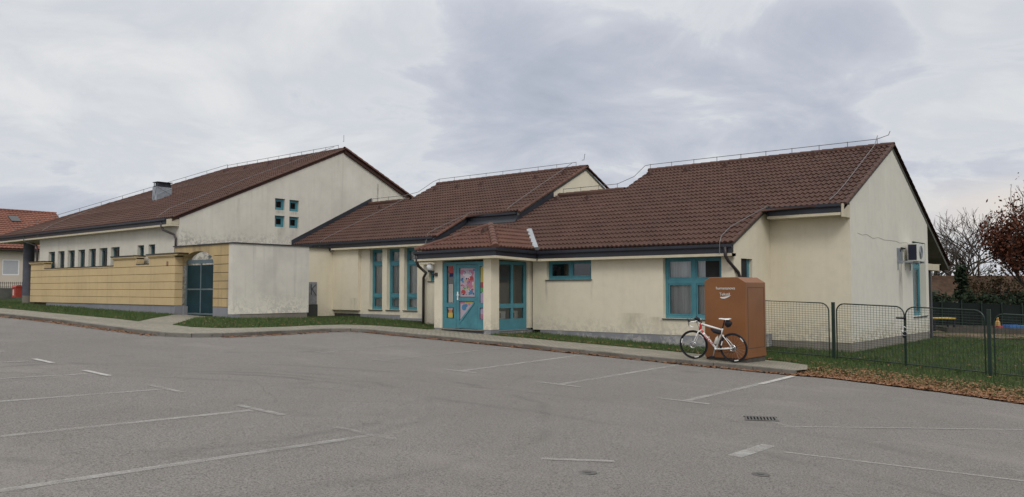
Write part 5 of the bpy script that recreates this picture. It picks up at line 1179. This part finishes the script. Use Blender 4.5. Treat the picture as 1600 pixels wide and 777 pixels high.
# dark windscreen fence behind the play yard
a_ = Vector(at(1440, 37)); b_ = Vector(at(1660, 35.5))
t = thing('screen_fence', tuple(a_), 'dark screened boundary fence behind the play yard', 'fence')
q = MB(); q.hexa([(a_.x, a_.y, a_.z), (b_.x, b_.y, b_.z), (b_.x, b_.y + .02, b_.z), (a_.x, a_.y + .02, a_.z)], [(a_.x, a_.y, a_.z + 1.15), (b_.x, b_.y, b_.z + 1.15), (b_.x, b_.y + .02, b_.z + 1.15), (a_.x, a_.y + .02, a_.z + 1.15)]); q.build('screen', simple('dark_green_screen', (.010, .016, .015), .8, .2, .4, 1.2), t)
for k in range(8): p = a_.lerp(b_, k / 7); q = MB(); q.tube([(p.x, p.y - .05, p.z - .1), (p.x, p.y - .05, p.z + 1.25)], .03, 6); q.build('post', M['fencegreen'], t)

# ------------------------------------------------------------------ plants
def branches(mb, p, d, L_, r, depth, spread=.6, up=.15, kids=3, tips=None, minr=.006, taper=.72):
    n = 3; pts = [Vector(p)]; dd = Vector(d).normalized(); rs = [r]
    for i in range(n):
        dd = (dd + Vector((random.gauss(0, .13), random.gauss(0, .13), random.gauss(.03, .1) + up * .25))).normalized(); pts.append(pts[-1] + dd * L_ / n); rs.append(r * (1 - .38 * (i + 1) / n))
    mb.tube(pts, rs, 6 if r > .04 else (4 if r > .015 else 3), False)
    if tips is not None and depth <= 1: tips.append((pts[-1], dd)); tips.append((pts[1], dd))
    if depth <= 0: return
    for k in range(kids):
        f = random.uniform(.35, 1.) if k else 1.; i = min(n - 1, int(f * n)); q = pts[i].lerp(pts[i + 1], f * n - i) if f < 1 else pts[-1]
        ax = Vector((random.gauss(0, 1), random.gauss(0, 1), random.gauss(0, .5))).normalized(); nd = (dd + ax * spread * random.uniform(.7, 1.3) + Vector((0, 0, up))).normalized()
        branches(mb, q, nd, L_ * random.uniform(.62, .85), max(minr, r * .62 * random.uniform(.85, 1.1)), depth - 1, spread, up, kids, tips, minr)
def leafcloud(name, centers, n, spread, size, mat, parent):
    c = np.array(centers); idx = rng.integers(0, len(c), n); P_ = c[idx] + rng.normal(0, spread, (n, 3)); s = rng.uniform(*size, n)
    A_ = rng.normal(0, 1, (n, 3)); A_ /= np.linalg.norm(A_, axis=1)[:, None]; B_ = np.cross(A_, rng.normal(0, 1, (n, 3))); B_ /= np.linalg.norm(B_, axis=1)[:, None]
    v = np.stack([P_ - A_ * s[:, None], P_ - B_ * s[:, None] * .5, P_ + A_ * s[:, None], P_ + B_ * s[:, None] * .5], 1)
    off = parent.location; o = fastmesh(name, (v - np.array(off)).reshape(-1, 3), 4, mat); o.parent = parent; return o
def tree(name, px, dist, label, h, r, trunk_h, depth, spread, kids, leaf=None, nleaf=0, lsz=(.05, .1), lsp=.2, seed=1, lean=(0, 0), up=.15, minr=.012, z=None, rmax=None):
    random.seed(seed); x, y, z_ = at(px, dist); z_ = g(x, y) - .1 if z is None else z
    t = thing(name, (x, y, z_), label, 'tree'); mb = MB(); tips = []
    mb.tube([(x, y, z_ - .2), (x + lean[0] * .5, y, z_ + trunk_h * .5), (x + lean[0], y + lean[1], z_ + trunk_h)], [r * 1.25, r, r * .85], 9)
    mb.build('trunk', M['bark'], t)
    cr = MB()
    for k in range(kids + 1):
        th = 2 * pi * k / (kids + 1) + random.uniform(-.4, .4); branches(cr, (x + lean[0], y + lean[1], z_ + trunk_h * random.uniform(.75, 1)), (cos(th) * spread, sin(th) * spread, 1), (h - trunk_h) * .40, r * .6, depth, spread, up, kids, tips, minr)
    cr.build('crown', M['bark'], t)
    if leaf: leafcloud('foliage', [tuple(p) for p, _ in tips], nleaf, lsp, lsz, M[leaf], t)
    return t
tree('bare_tree', 1500, 62, 'broad bare tree rising behind the low brown roof', 9.2, .24, 2.6, 5, .75, 3, seed=5, up=.10, minr=.014)
tree('bare_tree', 1450, 70, 'bare tree half hidden behind the gable of the building', 8.2, .2, 2.4, 4, .7, 3, seed=8, minr=.016)
tree('autumn_tree', 1632, 40, 'tree with dark red brown autumn leaves at the right edge', 5.6, .14, .9, 4, .50, 3, 'autumn', 8000, (.06, .13), .30, seed=12, up=.22, minr=.008)
tree('autumn_tree', 1662, 47, 'bare twiggy tree with few leaves rising over the autumn tree', 10.0, .18, 3.0, 4, .5, 3, 'autumn', 500, (.05, .1), .3, seed=21, up=.35, minr=.009)
random.seed(3)
def bush(name, px, dist, w, h, mat, label, cat, n=1500, grp=None, cone=False, lsz=(.06, .14)):
    x, y, z = at(px, dist); t = thing(name, (x, y, z - .1), label, cat, grp); mb = MB()
    pts = []
    for k in range(60):
        th = random.uniform(0, 2 * pi); f = random.uniform(0, 1); rr = w * (math.sqrt(random.uniform(.1, 1)))
        if cone: rr *= (1 - f) * 1.05 + .05
        else: rr *= math.sqrt(max(.1, 1 - (f * .95) ** 3)) * random.uniform(.8, 1.12)
        pts.append((x + cos(th) * rr, y + sin(th) * rr, z + h * f * random.uniform(.9, 1.08)))
    for k in range(10):
        p = random.choice(pts); mb.tube([(x + random.uniform(-.1, .1), y + random.uniform(-.1, .1), z - .2), ((x + p[0]) / 2, (y + p[1]) / 2, z + (p[2] - z) * .6), p], [.04, .025, .01], 4, False)
    mb.build('stem', M['bark'], t); leafcloud('foliage', pts, n, .16 if not cone else .12, lsz, M[mat], t)
bush('conifer', 1501, 42, .62, 3.0, 'ever', 'narrow dark green conifer in front of the brown roof', 'conifer', 2600, cone=True)
hd = [(1452, 40, 1.0, 1.5, 'ever'), (1474, 41, 1.0, 1.4, 'ever'), (1520, 40, 1.1, 1.6, 'ever'), (1545, 39, 1.0, 1.5, 'ever'), (1570, 41, 1.2, 1.7, 'ever'), (1598, 39, 1.1, 1.6, 'ever')]
dsc = ['right beside the building terrace', 'left of the narrow conifer', 'just right of the narrow conifer', 'behind the tall gate post', 'behind the sandbox toys', 'at the right edge of the view']
for (px, ds, w, h, mt), s in zip(hd, dsc): bush('evergreen_shrub', px, ds, w, h, mt, 'dark evergreen shrub behind the screen fence, ' + s, 'shrub', 1900, 'evergreen shrubs behind the play yard')
for (px, ds, w, h), s in zip([(1528, 45, 1.3, 3.1), (1558, 44.5, 1.4, 3.3), (1590, 44, 1.5, 3.5)], ['nearest the narrow conifer', 'in the middle of the three', 'under the autumn tree']):
    bush('deciduous_shrub', px, ds, w, h, 'shrub', 'brown half bare shrub before the old roof, ' + s, 'shrub', 1700, 'brown shrubs before the old roof', lsz=(.05, .11))
# old brown-roofed house on lower ground, and the little shed in front of it
x, y, z = at(1560, 60)
t = thing('farm_house', (x, y, 2.58 - 4.6), 'long low house with an old brown roof behind the shrubs', 'house', local=True, rot=(0, 0, math.atan2(RT.y, RT.x)))
q = MB(); q.box(-6.5, 9, -2.8, 2.8, -.5, 2.2); q.build('wall', simple('dull_house_render', (.22, .19, .15), .9, .1, .1), t)
q = MB(); q.hexa([(-6.9, -3.4, 1.95), (9.4, -3.4, 1.95), (9.4, 0, 4.6), (-6.9, 0, 4.6)], [(-6.9, -3.4, 2.07), (9.4, -3.4, 2.07), (9.4, 0, 4.72), (-6.9, 0, 4.72)]); q.hexa([(-6.9, 3.4, 1.95), (9.4, 3.4, 1.95), (9.4, 0.001, 4.6), (-6.9, 0.001, 4.6)], [(-6.9, 3.4, 2.07), (9.4, 3.4, 2.07), (9.4, .001, 4.72), (-6.9, .001, 4.72)]); q.build('roof', M['oldtile'], t)
x, y, z = at(1468, 47)
t = thing('garden_shed', (x, y, z - .3), 'small dark shed with a pale corrugated roof beside the terrace', 'shed', local=True, rot=(0, 0, math.atan2(RT.y, RT.x)))
q = MB(); q.box(-1., .85, -.7, .9, 0, 1.75); q.build('wall', M['timber'], t)
q = MB()
for k in range(20): a0 = -1.15 + k * .108; q.hexa([(a0, -.95, 1.72), (a0 + .104, -.95, 1.72), (a0 + .104, .9, 2.12), (a0, .9, 2.12)], [(a0 + .02, -.95, 1.77), (a0 + .084, -.95, 1.77), (a0 + .084, .9, 2.17), (a0 + .02, .9, 2.17)])
q.build('roof', M['corr'], t)

# ------------------------------------------------------------------ neighbour's house at the left
t = thing('neighbour_house', (-78, 20, 1.0), 'house with bright orange tiled roof beyond the round column', 'house')
HK = (8.62 - 4.98) / 6.6; HU0 = -73.3
q = MB(); wall(q, 'u', -73.7, -6, 29.8, .6, 4.95, [(23.95, 25.2, 2.85, 4.12), (21.2, 22.9, 2.85, 4.12), (10, 12, 2.8, 4.1)], .15)
wall(q, 'v', -6, -86, -73.7, .6, 4.95); q.poly([(-73.7, 29.8, .6), (-86.1, 29.8, .6), (-86.1, 29.8, 4.95), (-79.9, 29.8, 8.4), (-73.7, 29.8, 4.95)]); q.build('wall', M['housewall'], t)
rf = MB(); hk = math.hypot(1, HK); tiles(rf, (HU0, -7, 4.98), (0, 1, 0), (-1 / hk, 0, HK / hk), 6.6 * hk, lambda b: 0, lambda b: 37.2, seg=3, tw=.30, tl=.40, lift=.05)
ridge_caps(rf, (-79.9, -7, 8.66), (-79.9, 30.2, 8.66)); rfo = rf.build('roof', M['tile_orange'], t)
q = MB(); q.hexa([(-73.3, -7, 4.9), (-73.3, 30.15, 4.9), (-79.9, 30.15, 8.55), (-79.9, -7, 8.55)], [(-73.3, -7, 4.82), (-73.3, 30.15, 4.82), (-79.9, 30.15, 8.45), (-79.9, -7, 8.45)]); q.hexa([(-86.5, -7, 4.9), (-86.5, 30.15, 4.9), (-79.9, 30.15, 8.55), (-79.9, -7, 8.55)], [(-86.5, -7, 4.82), (-86.5, 30.15, 4.82), (-79.9, 30.15, 8.45), (-79.9, -7, 8.45)]); q.build('roof_deck', M['tile_orange'], t)
q = MB(); q.sweep([(a_, b_ - .15) for a_, b_ in GP], (-73.2, -7, 4.95), (-73.2, 30.2, 4.95), (1, 0, 0), (0, 0, 1)); q.build('gutter', M['pipe'], t)
zz = lambda u: 4.98 + HK * (HU0 - u)
q = MB(); q.hexa([(-77.7, 25.85, zz(-77.7) + .08), (-77.7, 26.6, zz(-77.7) + .08), (-78.6, 26.6, zz(-78.6) + .08), (-78.6, 25.85, zz(-78.6) + .08)], [(-77.7, 25.85, zz(-77.7) + .16), (-77.7, 26.6, zz(-77.7) + .16), (-78.6, 26.6, zz(-78.6) + .16), (-78.6, 25.85, zz(-78.6) + .16)]); q.build('skylight', M['gutter'], rfo)
for a0, a1 in ((23.95, 25.2), (21.2, 22.9), (10, 12)):
    mp3 = amap('u', -73.7); q = MB(); fbox(q, mp3, a0, a0 + .08, -.1, -.03, 2.85, 4.12); fbox(q, mp3, a1 - .08, a1, -.1, -.03, 2.85, 4.12); fbox(q, mp3, a0 + .08, a1 - .08, -.1, -.03, 4.02, 4.12); fbox(q, mp3, a0 + .08, a1 - .08, -.1, -.03, 2.85, 2.92); w = q.build('window', M['white'], t)
    q = MB(); k = 2.92
    while k < 4.0: fbox(q, mp3, a0 + .08, a1 - .08, -.08, -.06 + .008 * (int(k * 20) % 2), k, min(4.02, k + .052)); k += .055
    q.build('shutter', M['blind'], w)
t = thing('garden_fence', (-64, 15, 1.0), 'low grey block wall with dark iron railing before the orange-roofed house', 'fence')
q = MB(); q.box(-64.1, -63.9, -8, 30, .5, 1.78); q.build('base_wall', M['stonebase'], t)
q = MB(); q.box(-64.02, -63.98, -8, 30, 2.12, 2.15); q.box(-64.02, -63.98, -8, 30, 1.84, 1.87)
for k in range(300): y = -7.9 + k * .126; q.box(-64.012, -63.988, y, y + .022, 1.78, 2.22)
q.build('railing', M['blackpl'], t)
q = MB(); q.box(-64.06, -63.94, 22.2, 22.32, 1.78, 2.5); q.build('post', M['blackpl'], t)

# ------------------------------------------------------------------ sky, sun, camera
W = bpy.data.worlds.new('World'); S.world = W; W.use_nodes = True; nt = W.node_tree; N = nt.nodes; Lk = nt.links
bg = N['Background']; bg.inputs['Strength'].default_value = .1
SUN_EL, SUN_AZ = R(42), math.atan2(.80, -.75)           # azimuth measured from +Y towards +X
sky = N.new('ShaderNodeTexSky'); sky.sky_type = 'NISHITA'; sky.sun_disc = False; sky.sun_elevation = SUN_EL; sky.sun_rotation = SUN_AZ
class WN(NT):
    def __init__(s): s.t = nt; s.n = N; s.l = Lk; s.pos = N.new('ShaderNodeTexCoord').outputs['Generated']
w = WN(); x, y, z = w.xyz()
zc_ = w.math('MAXIMUM', z, 0.0)
inv = w.math('DIVIDE', 1., w.math('ADD', zc_, .26))
pv = w.comb(w.math('MULTIPLY', x, inv), w.math('MULTIPLY', y, inv), 0.)
n1 = w.noise(.95, 8, .52, vec=pv, dist=.5); n2 = w.noise(2.4, 9, .60, vec=pv, dist=.6); n3 = w.noise(.4, 3, .5, vec=pv)
f = w.math('ADD', w.math('ADD', w.math('MULTIPLY', n1, .58), w.math('MULTIPLY', n2, .32)), w.math('MULTIPLY', n3, .12))
cl = w.ramp(f, (.38, (.44, .48, .565)), (.445, (.535, .565, .645)), (.49, (.62, .645, .71)), (.512, (.72, .74, .775)), (.54, (.675, .70, .745)), (.575, (.74, .755, .78)), (.62, (.82, .825, .835)))
# warm bright gap low in the right, dull blue at the left horizon
dirR = w.math('ADD', w.math('MULTIPLY', x, .0), w.math('MULTIPLY', y, 1.))
rgt = w.rng(x, -.30, -.16, 0., 1.); band = w.math('MULTIPLY', w.rng(z, .045, .07, 0., 1.), w.rng(z, .125, .095, 0., 1.))
nb_ = w.noise(2.2, 5, .6, vec=w.comb(x, y, w.math('MULTIPLY', z, 6.)))
gap = w.math('MULTIPLY', w.math('MULTIPLY', rgt, band), w.ramp(nb_, (.34, 0.), (.48, 1.)))
cl = w.mix(w.math('MULTIPLY', gap, .9), cl, (.84, .77, .71))
hz = w.math('MULTIPLY', w.rng(z, .10, .02, 0., 1.), w.rng(x, -.75, -.9, 0., 1.)); cl = w.mix(w.math('MULTIPLY', hz, .6), cl, (.40, .45, .54))
# thicker light overhead, as under an overcast sky
gain = w.rng(z, .30, .9, 1., 2.2)
wm = w.rng(z, .30, .7, 1., .87); wg_ = w.rng(z, .30, .7, 1., .955)
cl = w.mix(1., cl, w.comb(gain, w.math('MULTIPLY', gain, wg_), w.math('MULTIPLY', gain, wm)), 'MULTIPLY')
cl10 = w.mix(1., cl, (9.0, 9.0, 9.0), 'MULTIPLY')
Lk.new(w.mix(.95, sky.outputs[0], cl10), bg.inputs['Color'])
sl = bpy.data.lights.new('sun', 'SUN'); sl.energy = .9; sl.angle = R(18); sl.color = (1., .95, .88)
so = bpy.data.objects.new('sun', sl); COL.objects.link(so)
sd_ = Vector((sin(SUN_AZ) * cos(SUN_EL), cos(SUN_AZ) * cos(SUN_EL), sin(SUN_EL))); so.rotation_euler = sd_.to_track_quat('Z', 'Y').to_euler()
cam = bpy.data.cameras.new('camera'); co = bpy.data.objects.new('camera', cam); COL.objects.link(co); S.camera = co
cam.lens = 28.8; cam.sensor_width = 36; cam.sensor_fit = 'HORIZONTAL'; cam.clip_end = 4000; cam.clip_start = .05
co.location = (0, 0, 1.66); co.rotation_euler = (R(90) + math.atan(64.5 / 1280), 0, math.atan2(1280, 1520))
S.view_settings.view_transform = 'Standard'; S.view_settings.look = 'None'; S.view_settings.exposure = .08; S.view_settings.gamma = 1
S.render.resolution_x = 1024; S.render.resolution_y = 497
for o in bpy.data.objects:
    if 'local' in o: del o['local']
